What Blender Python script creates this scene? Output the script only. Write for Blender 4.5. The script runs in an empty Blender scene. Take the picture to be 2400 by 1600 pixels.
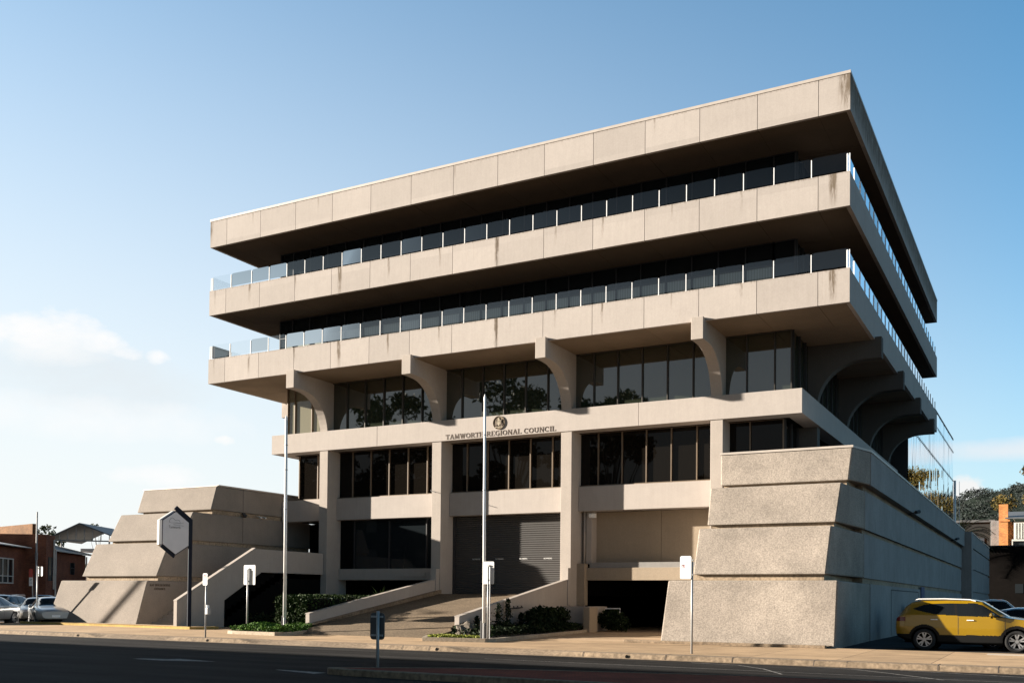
import bpy, bmesh, math, random
import numpy as np
from mathutils import Matrix, Vector
random.seed(7)
sc = bpy.context.scene
COL = sc.collection
PI = math.pi
# ------------------------------------------------------------------ helpers
class MB:
    """collects polygons; build() links them as ONE mesh object"""
    def __init__(s): s.v = []; s.f = []
    def poly(s, pts):
        n = len(s.v); s.v += [tuple(p) for p in pts]; s.f.append(tuple(range(n, n + len(pts)))); return s
    def box(s, x0, x1, y0, y1, z0, z1):
        n = len(s.v)
        s.v += [(x0,y0,z0),(x1,y0,z0),(x1,y1,z0),(x0,y1,z0),(x0,y0,z1),(x1,y0,z1),(x1,y1,z1),(x0,y1,z1)]
        s.f += [tuple(n+i for i in q) for q in ((3,2,1,0),(4,5,6,7),(0,1,5,4),(1,2,6,5),(2,3,7,6),(3,0,4,7))]
        return s
    def hexa(s, p):   # 8 corners, order as box
        n = len(s.v); s.v += [tuple(q) for q in p]
        s.f += [tuple(n+i for i in q) for q in ((3,2,1,0),(4,5,6,7),(0,1,5,4),(1,2,6,5),(2,3,7,6),(3,0,4,7))]
        return s
    def prism(s, pts, a, b, axis):   # 2D polygon pts extruded a..b along axis ('x': pts are (y,z); 'y': (x,z); 'z': (x,y))
        def P(p, t): return {'x': (t, p[0], p[1]), 'y': (p[0], t, p[1]), 'z': (p[0], p[1], t)}[axis]
        n = len(s.v); k = len(pts)
        s.v += [P(p, a) for p in pts] + [P(p, b) for p in pts]
        s.f.append(tuple(n + i for i in range(k))); s.f.append(tuple(n + k + i for i in reversed(range(k))))
        for i in range(k):
            j = (i + 1) % k; s.f.append((n + i, n + k + i, n + k + j, n + j))
        return s
    def tube(s, p0, p1, r0, r1=None, n=10, cap=True):
        r1 = r0 if r1 is None else r1
        a = Vector(p0); b = Vector(p1); d = (b - a).normalized()
        u = d.orthogonal().normalized(); w = d.cross(u); m = len(s.v)
        for c, r in ((a, r0), (b, r1)):
            for i in range(n):
                t = 2 * PI * i / n; s.v.append(tuple(c + u * math.cos(t) * r + w * math.sin(t) * r))
        for i in range(n):
            j = (i + 1) % n; s.f.append((m + i, m + j, m + n + j, m + n + i))
        if cap: s.f.append(tuple(m + i for i in reversed(range(n)))); s.f.append(tuple(m + n + i for i in range(n)))
        return s
    def path(s, pts, r, n=8):
        for a, b in zip(pts[:-1], pts[1:]): s.tube(a, b, r, n=n)
        return s
    def lathe(s, prof, c, axis='z', n=24):   # prof: (radius, height)
        m = len(s.v); k = len(prof)
        for i in range(n):
            t = 2 * PI * i / n
            for r, h in prof:
                x, y = r * math.cos(t), r * math.sin(t)
                q = {'z': (x, y, h), 'y': (x, h, y), 'x': (h, x, y)}[axis]
                s.v.append((c[0] + q[0], c[1] + q[1], c[2] + q[2]))
        for i in range(n):
            j = (i + 1) % n
            for q in range(k - 1): s.f.append((m + i*k + q, m + j*k + q, m + j*k + q + 1, m + i*k + q + 1))
        return s
    def build(s, name, mat, parent=None, bevel=0, seg=2, smooth=False, origin=None, local=False):
        me = bpy.data.meshes.new(name)
        off = Vector((0, 0, 0))
        if parent is not None and not local:
            p = parent
            while p is not None: off += p.location; p = p.parent
        if origin is not None: off += Vector(origin)
        me.from_pydata([tuple(Vector(v) - off) for v in s.v], [], s.f)
        bm = bmesh.new(); bm.from_mesh(me)
        if bevel:
            bmesh.ops.remove_doubles(bm, verts=bm.verts, dist=1e-5)
            es = [e for e in bm.edges if len(e.link_faces) == 2 and e.calc_face_angle(0) > 0.5]
            bmesh.ops.bevel(bm, geom=es, offset=bevel, segments=seg, affect='EDGES', profile=0.5)
        bmesh.ops.recalc_face_normals(bm, faces=bm.faces)
        bm.to_mesh(me); bm.free()
        if smooth:
            for p in me.polygons: p.use_smooth = True
        for m in (mat if isinstance(mat, (list, tuple)) else [mat]): me.materials.append(m)
        o = bpy.data.objects.new(name, me); COL.objects.link(o)
        if parent is not None: o.parent = parent
        elif origin is not None: o.location = origin
        return o
def tag(o, label, cat, group=None):
    o['label'] = label; o['category'] = cat
    if group: o['group'] = group
    return o
def thing(name, label, cat, loc=(0, 0, 0), rotz=0, group=None):
    o = bpy.data.objects.new(name, None); COL.objects.link(o)
    o.location = loc; o.rotation_euler = (0, 0, rotz); o.empty_display_size = 0.3
    return tag(o, label, cat, group)
def struct(o): o['kind'] = 'structure'; return o
def stuff(o): o['kind'] = 'stuff'; return o
def copy_part(o, parent, dx=(0, 0, 0)):
    c = o.copy(); COL.objects.link(c); c.parent = parent; c.location = Vector(o.location) + Vector(dx); return c
# ------------------------------------------------------------------ materials
def nodes(name):
    m = bpy.data.materials.new(name); m.use_nodes = True
    nt = m.node_tree; return m, nt, nt.nodes['Principled BSDF']
def N(nt, t, **k):
    n = nt.nodes.new(t)
    for a, b in k.items(): setattr(n, a, b)
    return n
def L(nt, a, b): nt.links.new(a, b)
def objco(nt, scale=(1, 1, 1)):
    tc = N(nt, 'ShaderNodeTexCoord'); mp = N(nt, 'ShaderNodeMapping'); mp.inputs['Scale'].default_value = scale
    L(nt, tc.outputs['Object'], mp.inputs[0]); return mp.outputs[0]
def noise(nt, vec, scale, detail=4, rough=.55):
    n = N(nt, 'ShaderNodeTexNoise'); n.inputs['Scale'].default_value = scale; n.inputs['Detail'].default_value = detail
    n.inputs['Roughness'].default_value = rough; L(nt, vec, n.inputs['Vector']); return n.outputs[0]
def rng(nt, val, a, b, c, d):
    r = N(nt, 'ShaderNodeMapRange'); r.inputs[1].default_value = a; r.inputs[2].default_value = b
    r.inputs[3].default_value = c; r.inputs[4].default_value = d; L(nt, val, r.inputs[0]); return r.outputs[0]
def mul(nt, a, b):
    m = N(nt, 'ShaderNodeMath', operation='MULTIPLY')
    for i, x in enumerate((a, b)):
        if isinstance(x, (int, float)): m.inputs[i].default_value = x
        else: L(nt, x, m.inputs[i])
    return m.outputs[0]
def tint(nt, col, fac):   # colour * scalar socket
    v = N(nt, 'ShaderNodeVectorMath', operation='SCALE')
    if isinstance(col, tuple): v.inputs[0].default_value = col[:3]
    else: L(nt, col, v.inputs[0])
    L(nt, fac, v.inputs['Scale']); return v.outputs[0]
def mixc(nt, fac, a, b):
    m = N(nt, 'ShaderNodeMix', data_type='RGBA')
    if isinstance(fac, (int, float)): m.inputs[0].default_value = fac
    else: L(nt, fac, m.inputs[0])
    for i, x in ((6, a), (7, b)):
        if isinstance(x, tuple): m.inputs[i].default_value = x if len(x) == 4 else (*x, 1)
        else: L(nt, x, m.inputs[i])
    return m.outputs[2]
def bump(nt, bs, h, strength, dist=.02):
    b = N(nt, 'ShaderNodeBump'); b.inputs['Strength'].default_value = strength; b.inputs['Distance'].default_value = dist
    L(nt, h, b.inputs['Height']); L(nt, b.outputs[0], bs.inputs['Normal'])
def concrete(name, col, speck=0.12, speck_scale=30, mott=.18, streak=.25, dirt=(.16, .12, .08), bmp=.15, rough=.9):
    m, nt, bs = nodes(name)
    v = objco(nt); vs = objco(nt, (3.2, 3.2, .16)); vs2 = objco(nt, (5, 5, .35))
    big = noise(nt, v, .55, 5, .6); mid = noise(nt, v, 3.1, 4); fine = noise(nt, v, speck_scale, 2, .5)
    s1 = noise(nt, vs, 2.2, 5, .65); s2 = noise(nt, vs2, 1.6, 4, .6)
    f = mul(nt, rng(nt, big, .3, .7, 1 - mott, 1 + mott * .6), rng(nt, fine, .3, .7, 1 - speck, 1 + speck))
    f = mul(nt, f, rng(nt, s2, .3, .7, 1 - streak * .14, 1 + streak * .10))
    f = mul(nt, f, rng(nt, mid, .3, .7, .975, 1.02))
    c = tint(nt, col, f)
    d = rng(nt, s1, .64, .78, 0, streak)
    c = mixc(nt, d, c, dirt)
    L(nt, c, bs.inputs['Base Color']); bs.inputs['Roughness'].default_value = rough
    bs.inputs['Specular IOR Level'].default_value = .25
    if bmp: bump(nt, bs, fine, bmp, .015)
    return m
def add_drips(m, tops, xs_, root):
    nt = m.node_tree; bs = nt.nodes['Principled BSDF']; src = bs.inputs['Base Color'].links[0].from_socket
    tc = N(nt, 'ShaderNodeTexCoord'); sx = N(nt, 'ShaderNodeSeparateXYZ'); L(nt, tc.outputs['Object'], sx.inputs[0])
    def mm(op, a, b, c=False):
        n = N(nt, 'ShaderNodeMath', operation=op); n.use_clamp = c
        for i, x in enumerate((a, b)):
            if x is None: continue
            if isinstance(x, (int, float)): n.inputs[i].default_value = x
            else: L(nt, x, n.inputs[i])
        return n.outputs[0]
    dz = mm('MODULO', mm('SUBTRACT', tops, sx.outputs[2]), 3.8)
    nz = noise(nt, objco(nt, (9, 9, 1.1)), 1.6, 5, .65); wob = mm('MULTIPLY', mm('SUBTRACT', noise(nt, objco(nt, (1, 1, 2.2)), 1.5, 2), .5), .10)
    tot = None
    for x, w, ln, st_ in xs_:
        a = mm('ABSOLUTE', mm('ADD', mm('SUBTRACT', sx.outputs[0], x - root), wob), None)
        k = mm('MULTIPLY', rng(nt, a, w*.3, w*1.5, 1, 0), rng(nt, dz, 0, ln, 1, 0)); k = mm('MULTIPLY', k, rng(nt, nz, .34, .60, 0, st_), True)
        tot = k if tot is None else mm('MAXIMUM', tot, k)
    edge = mm('MULTIPLY', rng(nt, dz, 0, .10, .35, 0), rng(nt, nz, .4, .7, 0, 1))
    tot = mm('MAXIMUM', tot, edge)
    fl = mm('FLOOR', mm('DIVIDE', mm('ADD', sx.outputs[0], 17.05 - 1.22), 2.4357), None); wn = N(nt, 'ShaderNodeTexWhiteNoise', noise_dimensions='2D')
    cb = N(nt, 'ShaderNodeCombineXYZ'); L(nt, fl, cb.inputs[0]); L(nt, mm('FLOOR', mm('DIVIDE', sx.outputs[2], 3.0), None), cb.inputs[1]); L(nt, cb.outputs[0], wn.inputs['Vector'])
    src = tint(nt, src, rng(nt, wn.outputs[0], 0, 1, .93, 1.05))
    L(nt, mixc(nt, mm('MINIMUM', mm('MULTIPLY', tot, 2.2), .85), src, (.10, .072, .045)), bs.inputs['Base Color'])
add_drips(M_F := concrete('precast_concrete', (.372, .334, .306), .04, 22, .05, .30), 18.335, [(-40.6, .05, 1.1, .35), (-38.06, .07, 1.2, .6), (-34.9, .06, .9, .45), (-31.95, .10, 1.6, .95), (-28.9, .06, 1.2, .6), (-25.9, .05, 1.0, .5), (-22.75, .09, 1.7, .95), (-19.7, .05, .9, .4), (-17.4, .05, 1.1, .55), (-14.2, .04, .8, .35), (-11.2, .05, .9, .4), (-7.55, .12, 1.4, 1.0)], -23.96)
def plain(name, col, rough=.6, metal=0, spec=.5, var=0.08, vscale=3, coat=0):
    m, nt, bs = nodes(name)
    f = rng(nt, noise(nt, objco(nt), vscale, 5), .3, .7, 1 - var, 1 + var)
    L(nt, tint(nt, col, f), bs.inputs['Base Color'])
    bs.inputs['Roughness'].default_value = rough; bs.inputs['Metallic'].default_value = metal
    bs.inputs['Specular IOR Level'].default_value = spec
    bs.inputs['Coat Weight'].default_value = coat; bs.inputs['Coat Roughness'].default_value = .04
    return m
def mirror_glass(name, col, ior=1.6, rough=.015, wav=.004):
    m, nt, bs = nodes(name)
    bs.inputs['Base Color'].default_value = (*col, 1); bs.inputs['Roughness'].default_value = rough
    bs.inputs['IOR'].default_value = ior
    if wav: bump(nt, bs, noise(nt, objco(nt), .8, 2), wav, .2)
    return m
def clear_glass(name, tintc=(.86, .93, .93), refl=.05):
    m = bpy.data.materials.new(name); m.use_nodes = True; nt = m.node_tree; nt.nodes.clear()
    o = N(nt, 'ShaderNodeOutputMaterial'); t = N(nt, 'ShaderNodeBsdfTransparent'); t.inputs[0].default_value = (*tintc, 1)
    g = N(nt, 'ShaderNodeBsdfGlossy'); g.inputs['Roughness'].default_value = .01; g.inputs[0].default_value = (.95, .98, 1, 1)
    fr = N(nt, 'ShaderNodeFresnel'); fr.inputs[0].default_value = 1.5
    a = N(nt, 'ShaderNodeMath', operation='MULTIPLY_ADD'); a.inputs[1].default_value = 1.35; a.inputs[2].default_value = refl; a.use_clamp = True
    mx = N(nt, 'ShaderNodeMixShader'); L(nt, fr.outputs[0], a.inputs[0]); L(nt, a.outputs[0], mx.inputs[0])
    L(nt, t.outputs[0], mx.inputs[1]); L(nt, g.outputs[0], mx.inputs[2]); L(nt, mx.outputs[0], o.inputs[0]); return m
def leafmat(name, a, b, rough=.6):
    m, nt, bs = nodes(name)
    f = noise(nt, objco(nt), 2.3, 3); f2 = noise(nt, objco(nt), 23, 1)
    c = mixc(nt, rng(nt, f, .35, .65, 0, 1), a, b)
    L(nt, tint(nt, c, rng(nt, f2, .3, .7, .6, 1.4)), bs.inputs['Base Color']); bs.inputs['Roughness'].default_value = rough
    bs.inputs['Specular IOR Level'].default_value = .1
    return m
def brickmat(name, a, b, mortar, scale=1.0, rough=.85, flat=False):
    m, nt, bs = nodes(name)
    tc = N(nt, 'ShaderNodeTexCoord'); sx = N(nt, 'ShaderNodeSeparateXYZ'); L(nt, tc.outputs['Object'], sx.inputs[0])
    ad = N(nt, 'ShaderNodeMath', operation='ADD'); L(nt, sx.outputs[0], ad.inputs[0]); L(nt, sx.outputs[1], ad.inputs[1])
    cb = N(nt, 'ShaderNodeCombineXYZ'); L(nt, sx.outputs[0] if flat else ad.outputs[0], cb.inputs[0]); L(nt, sx.outputs[1] if flat else sx.outputs[2], cb.inputs[1])
    br = N(nt, 'ShaderNodeTexBrick'); br.inputs['Scale'].default_value = scale
    br.inputs['Brick Width'].default_value = .24; br.inputs['Row Height'].default_value = .086; br.inputs['Mortar Size'].default_value = .01
    br.inputs['Color1'].default_value = (*a, 1); br.inputs['Color2'].default_value = (*b, 1); br.inputs['Mortar'].default_value = (*mortar, 1)
    L(nt, cb.outputs[0], br.inputs[0])
    f = rng(nt, noise(nt, objco(nt), .7, 5), .3, .7, .7, 1.25)
    L(nt, tint(nt, br.outputs[0], f), bs.inputs['Base Color']); bs.inputs['Roughness'].default_value = rough; bs.inputs['Specular IOR Level'].default_value = .08; return m

WARM = (.372, .334, .306)
M = {}
M['fascia'] = M_F
M['fascia_plain'] = concrete('precast_concrete_plain', WARM, .04, 22, .05, .26)
M['fascia_roof'] = concrete('roof_fascia_concrete', WARM, .04, 22, .05, .26); add_drips(M['fascia_roof'], 22.19, [(-41.0, .16, 1.3, .7), (-37.9, .05, .7, .35), (-33.4, .05, .8, .3), (-25.1, .05, .7, .35), (-15.0, .05, .8, .3), (-7.0, .28, 1.6, .9)], -23.96)
M['frame_shade'] = concrete('shaded_frame_concrete', (.085, .078, .070), .09, 26, .12, .3)  # same frame concrete; the side bays' shade is put into this darker colour
M['soffit'] = concrete('shaded_soffit_concrete', (.095, .070, .048), .07, 22, .14, .15)  # upper soffits: their deep shade is put into the dark colour
M['soffit_low'] = concrete('bounce_lit_soffit_concrete', (.22, .168, .118), .07, 22, .14, .15)  # same soffit made paler: bounced ground light put into the colour
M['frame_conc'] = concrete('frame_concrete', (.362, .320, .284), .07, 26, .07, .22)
M['agg'] = concrete('exposed_aggregate', (.272, .234, .198), .27, 22, .26, .62, (.10, .085, .07), .3)
M['agg_left'] = concrete('exposed_aggregate_left', (.235, .203, .174), .15, 24, .15, .22, (.13, .11, .09), .35)
M['agg_wall'] = concrete('cast_wall', (.27, .25, .235), .12, 18, .16, .55, (.06, .055, .05), .2)
M['recess'] = concrete('recess_concrete', (.30, .23, .16), .3, 12, .3, .8, (.04, .03, .02), .3)
M['joint'] = plain('joint_shadow', (.05, .04, .035), .9)
M['cap'] = plain('capping_metal', (.40, .355, .315), .5, 0, .5)
M['glass3'] = mirror_glass('tinted_glass', (.020, .024, .016), 2.15)
M['glass2'] = mirror_glass('bronze_glass', (.006, .005, .004), 1.28)
M['glass_top'] = mirror_glass('dark_glass', (.010, .013, .015), 1.45)
def pale_glass_mat():
    m, nt, bs = nodes('pale_banded_glass')
    wv = N(nt, 'ShaderNodeTexWave'); wv.inputs['Scale'].default_value = 2.6; wv.inputs['Distortion'].default_value = 2.5; wv.inputs['Detail'].default_value = 2
    L(nt, objco(nt, (1, 1, .05)), wv.inputs['Vector'])
    L(nt, tint(nt, (.26, .29, .27), rng(nt, wv.outputs[1], 0, 1, .8, 1.08)), bs.inputs['Base Color']); bs.inputs['Roughness'].default_value = .02; bs.inputs['IOR'].default_value = 1.5; return m
M['glass_pale'] = pale_glass_mat()  # pale glass with faint vertical bands for the lower panes
M['blind'] = mirror_glass('glass_with_blind', (.17, .16, .115), 1.7)
M['balustrade'] = clear_glass('balustrade_glass', (.975, .99, .99), .085)
M['bronze'] = plain('bronze_aluminium', (.15, .11, .075), .5, .1)
M['bronze_shade'] = plain('shaded_bronze_aluminium', (.05, .043, .036), .5, .1)  # same bronze mullions; shade under the slab put into this darker colour
M['dark'] = plain('dark_metal', (.02, .02, .022), .6)
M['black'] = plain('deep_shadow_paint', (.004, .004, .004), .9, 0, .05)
M['steel'] = plain('stainless_steel', (.80, .80, .80), .35, 0)
M['galv'] = plain('galvanised_steel', (.34, .34, .34), .5, .3, var=.15)
M['polewhite'] = plain('white_painted_pole', (.74, .74, .73), .35)
M['white'] = plain('white_sign_paint', (.80, .80, .79), .45, var=.02)
M['signback'] = plain('aluminium_sign_back', (.60, .60, .58), .5, .1)
M['navy'] = plain('navy_paint', (.008, .013, .026), .6, 0, .15)
M['hexface'] = plain('sign_face_grey', (.60, .59, .62), .45, var=.03)
M['print'] = plain('dark_print', (.05, .05, .06), .6)
M['red'] = plain('red_paint', (.45, .03, .02), .5)
M['letter'] = plain('bronze_letter', (.075, .05, .035), .5, .3)
M['medal'] = plain('cast_bronze_medallion', (.13, .095, .06), .5, .3, var=.35, vscale=9)
M['medal_hi'] = plain('worn_bronze_highlight', (.34, .29, .22), .4, .3)
M['door'] = plain('roller_door_steel', (.055, .052, .05), .5, .1, var=.06)
M['panel'] = concrete('wall_panel', (.29, .235, .175), .08, 24, .08, .2)
M['yellow'] = concrete('yellow_kerb_paint', (.40, .275, .085), .15, 12, .22, .9, (.10, .07, .04), .2)
M['kerb'] = concrete('kerb_concrete', (.215, .160, .108), .30, 10, .30, .85, (.07, .055, .035), .5)
M['planterkerb'] = concrete('planter_kerb_concrete', (.30, .25, .19), .2, 12, .2, .6, (.14, .11, .08), .3)
M['ramp'] = concrete('exposed_ramp', (.155, .113, .072), .5, 16, .25, .1, (.06, .05, .03), .4)
M['drive'] = concrete('driveway_concrete', (.40, .285, .18), .14, 9, .16, .1, (.3, .2, .12), .2)
M['rock'] = concrete('rock_stone', (.13, .112, .09), .4, 9, .4, .2, (.08, .07, .05), .9)
M['leaf_dark'] = leafmat('shrub_leaves', (.006, .012, .004), (.012, .022, .006))
M['leaf_hedge'] = leafmat('hedge_leaves', (.012, .026, .006), (.030, .052, .012))
M['leaf_ground'] = leafmat('groundcover_leaves', (.035, .085, .012), (.075, .15, .02))
M['leaf_yel'] = leafmat('yellow_grass', (.17, .20, .03), (.25, .26, .05))
M['leaf_tree'] = leafmat('tree_leaves', (.030, .042, .014), (.060, .070, .024))
M['leaf_gum'] = leafmat('gum_leaves', (.055, .055, .015), (.12, .075, .018))
M['leaf_hill'] = leafmat('hill_leaves', (.030, .038, .037), (.046, .055, .051))  # distance haze is put into this pale, low-contrast leaf colour
_n = M['leaf_hill'].node_tree; _v = N(_n, 'ShaderNodeCombineXYZ')
for _i, _x in enumerate((-.25, -.62, .74)): _v.inputs[_i].default_value = _x
L(_n, _v.outputs[0], _n.nodes['Principled BSDF'].inputs['Normal'])
for _q in _n.nodes:
    if _q.type == 'TEX_NOISE' and _q.inputs['Scale'].default_value < 5: _q.inputs['Scale'].default_value = .12
    if _q.type == 'TEX_NOISE' and _q.inputs['Scale'].default_value > 5: _q.inputs['Scale'].default_value = .9
    if _q.type == 'MAP_RANGE' and abs(_q.inputs[3].default_value - .6) < .01: _q.inputs[3].default_value = .8; _q.inputs[4].default_value = 1.2
M['palm'] = leafmat('palm_leaves', (.004, .006, .003), (.010, .014, .005))
M['bark'] = plain('bark', (.10, .075, .055), .9, var=.3)
M['brick'] = brickmat('red_brick', (.22, .075, .04), (.15, .05, .03), (.13, .09, .07))
M['brick_or'] = brickmat('orange_brick', (.62, .26, .07), (.45, .15, .05), (.40, .26, .15))
M['brick_dk'] = brickmat('brown_brick', (.006, .0045, .004), (.004, .003, .0025), (.005, .004, .0035))  # near black: shade on the rear wall is put into the brick colour
M['roofgrey'] = plain('grey_roof_sheet', (.12, .125, .13), .5, .1, .2)
M['roofwhite'] = plain('white_roof_sheet', (.72, .70, .67), .5)
M['clad'] = plain('white_weatherboard', (.42, .42, .40), .6)
M['cladlit'] = plain('pale_sheet', (.55, .54, .50), .6)
M['winframe'] = plain('white_window_frame', (.50, .48, .44), .5)
M['tyre'] = plain('tyre_rubber', (.018, .018, .019), .8)
M['rim'] = plain('alloy_rim', (.50, .50, .51), .3, .6)
M['carglass'] = mirror_glass('car_glass', (.010, .012, .014), 1.5, .01, 0)
M['plastic'] = plain('black_plastic', (.006, .006, .006), .6, 0, .2)
M['headlight'] = mirror_glass('headlight_lens', (.32, .33, .34), 1.6, .03, 0)
M['taillight'] = mirror_glass('tail_lens', (.10, .008, .008), 1.5, .05, 0)
M['paver'] = brickmat('red_pavers', (.27, .055, .034), (.19, .038, .026), (.10, .04, .03), 1.0, flat=True)
M['linepaint'] = plain('worn_white_paint', (.20, .20, .19), .8, var=.55, vscale=7)
M['thinline'] = plain('faded_line_paint', (.22, .21, .20), .8, var=.5, vscale=9)

def tower_mat():
    m, nt, bs = nodes('reflective_curtain_glass')
    bs.inputs['Base Color'].default_value = (.74, .82, .88, 1); bs.inputs['Metallic'].default_value = 1; bs.inputs['Roughness'].default_value = .02
    return m
M['tower'] = tower_mat()
def asphalt(name, base, mott=.6):
    m, nt, bs = nodes(name)
    v = objco(nt); vx = objco(nt, (.10, .9, 1))
    f = mul(nt, rng(nt, noise(nt, vx, 1.3, 5, .6), .3, .7, 1 - mott, 1 + mott), rng(nt, noise(nt, v, 60, 2), .3, .7, .6, 1.4))
    f = mul(nt, f, rng(nt, noise(nt, v, .8, 4), .3, .7, .85, 1.15))
    L(nt, tint(nt, base, f), bs.inputs['Base Color']); bs.inputs['Roughness'].default_value = .85
    bs.inputs['Specular IOR Level'].default_value = .06
    bump(nt, bs, noise(nt, v, 70, 2), .5, .01); return m
M['asphalt'] = asphalt('road_asphalt', (.021, .020, .0195))  # streaky tone also carries the road's dappled light bands in its colour
M['lot'] = asphalt('lot_asphalt', (.042, .040, .040), .2)
def footpath_mat():
    m, nt, bs = nodes('footpath_slabs'); v = objco(nt)
    tc = N(nt, 'ShaderNodeTexCoord'); sx = N(nt, 'ShaderNodeSeparateXYZ'); L(nt, tc.outputs['Object'], sx.inputs[0])
    def saw(sock, period, off, w):
        a = N(nt, 'ShaderNodeMath', operation='ADD'); a.inputs[1].default_value = off; L(nt, sock, a.inputs[0])
        q = N(nt, 'ShaderNodeMath', operation='PINGPONG'); q.inputs[1].default_value = period / 2; L(nt, a.outputs[0], q.inputs[0])
        c = N(nt, 'ShaderNodeMath', operation='LESS_THAN'); c.inputs[1].default_value = w; L(nt, q.outputs[0], c.inputs[0]); return c.outputs[0]
    j1 = saw(sx.outputs[0], 2.25, 7.1, .011); j2 = saw(sx.outputs[1], 9.6, -27.9, .010)
    mx = N(nt, 'ShaderNodeMath', operation='MAXIMUM'); L(nt, j1, mx.inputs[0]); L(nt, j2, mx.inputs[1])
    fl = N(nt, 'ShaderNodeMath', operation='FLOOR'); dv = N(nt, 'ShaderNodeMath', operation='MULTIPLY_ADD'); dv.inputs[1].default_value = 1/2.25; dv.inputs[2].default_value = 7.1/2.25 
    L(nt, sx.outputs[0], dv.inputs[0]); L(nt, dv.outputs[0], fl.inputs[0])
    wn = N(nt, 'ShaderNodeTexWhiteNoise', noise_dimensions='1D'); L(nt, fl.outputs[0], wn.inputs['W'])
    f = mul(nt, rng(nt, noise(nt, v, .9, 5, .6), .3, .7, .80, 1.14), rng(nt, noise(nt, v, 30, 2), .3, .7, .86, 1.12))
    f = mul(nt, f, rng(nt, wn.outputs[0], 0, 1, .90, 1.08))
    f = mul(nt, f, rng(nt, noise(nt, objco(nt, (.3, 1.6, 1)), 1.5, 4), .3, .7, .88, 1.08))
    c = mixc(nt, mx.outputs[0], tint(nt, (.405, .280, .168), f), (.12, .085, .055))
    L(nt, c, bs.inputs['Base Color']); bs.inputs['Roughness'].default_value = .9; bs.inputs['Specular IOR Level'].default_value = .2
    bump(nt, bs, noise(nt, v, 40, 2), .2, .01); return m
M['footpath'] = footpath_mat()

# ------------------------------------------------------------------ stroke lettering (serif, for the cast letters)
def arc(cx, cy, rx, ry, a0, a1, n=12): return [(cx + rx*math.cos(math.radians(a0+(a1-a0)*i/n)), cy + ry*math.sin(math.radians(a0+(a1-a0)*i/n))) for i in range(n+1)]
TK, TN = .17, .075
GLY = {  # width, strokes: (points, thickness), serif marks (x, y, half-width)
 'T': (.78, [([(.39, 0), (.39, 1)], TK), ([(.0, .96), (.78, .96)], TN), ([(.02, .78), (.02, 1)], TN), ([(.76, .78), (.76, 1)], TN)], [(.39, 0)]),
 'A': (.90, [([(.45, 1), (.80, 0)], TK), ([(.45, 1), (.12, 0)], TN), ([(.22, .33), (.66, .33)], TN)], [(.12, 0), (.80, 0)]),
 'M': (1.08, [([(.15, 0), (.18, 1)], TN), ([(.18, 1), (.54, .1)], TK), ([(.54, .1), (.88, 1)], TN), ([(.88, 1), (.93, 0)], TK)], [(.15, 0), (.93, 0)]),
 'W': (1.22, [([(.12, 1), (.40, 0)], TK), ([(.40, 0), (.62, .95)], TN), ([(.62, .95), (.86, 0)], TK), ([(.86, 0), (1.1, 1)], TN)], [(.14, 1), (1.08, 1)]),
 'O': (.94, [(arc(.47, .5, .38, .45, 0, 360, 24), .14)], []),
 'R': (.86, [([(.17, 0), (.17, 1)], TK), ([(.17, .95), (.45, .95)] + arc(.45, .73, .23, .22, 90, -90) + [(.17, .51)], .11), ([(.42, .5), (.80, .02)], TK*.9)], [(.17, 0), (.82, .0)]),
 'H': (.94, [([(.17, 0), (.17, 1)], TK), ([(.77, 0), (.77, 1)], TK), ([(.17, .5), (.77, .5)], TN)], [(.17, 0), (.77, 0), (.17, 1), (.77, 1)]),
 'E': (.76, [([(.17, 0), (.17, 1)], TK), ([(.05, .96), (.68, .96)], TN), ([(.17, .5), (.55, .5)], TN), ([(.05, .04), (.71, .04)], TN), ([(.68, .8), (.68, 1)], TN*.8), ([(.71, 0), (.71, .22)], TN*.8)], []),
 'G': (.90, [(arc(.47, .5, .38, .45, 50, 318, 18), .14), ([(.74, .08), (.74, .42)], .15), ([(.58, .44), (.88, .44)], TN)], []),
 'I': (.40, [([(.20, 0), (.20, 1)], TK)], [(.20, 0), (.20, 1)]),
 'N': (.96, [([(.17, 0), (.17, 1)], TN), ([(.17, 1), (.80, 0)], TK), ([(.80, 0), (.80, 1)], TN)], [(.17, 0), (.80, 1)]),
 'L': (.74, [([(.17, 0), (.17, 1)], TK), ([(.05, .04), (.70, .04)], TN), ([(.69, 0), (.69, .24)], TN*.8)], [(.17, 1)]),
 'C': (.88, [(arc(.47, .5, .38, .45, 48, 312, 18), .14), ([(.73, .7), (.73, .95)], TN)], []),
 'U': (.92, [([(.17, 1), (.17, .35)] + arc(.46, .35, .29, .30, 180, 360) + [(.75, 1)], .13)], [(.17, 1), (.75, 1)]),
 'Y': (.86, [([(.10, 1), (.43, .48)], TK), ([(.76, 1), (.43, .48)], TN), ([(.43, .5), (.43, 0)], TK)], [(.12, 1), (.74, 1), (.43, 0)]),
 'S': (.72, [(arc(.36, .74, .24, .21, 40, 270, 10) + arc(.36, .27, .27, .23, 90, -140, 12), .13)], []),
}
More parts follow.
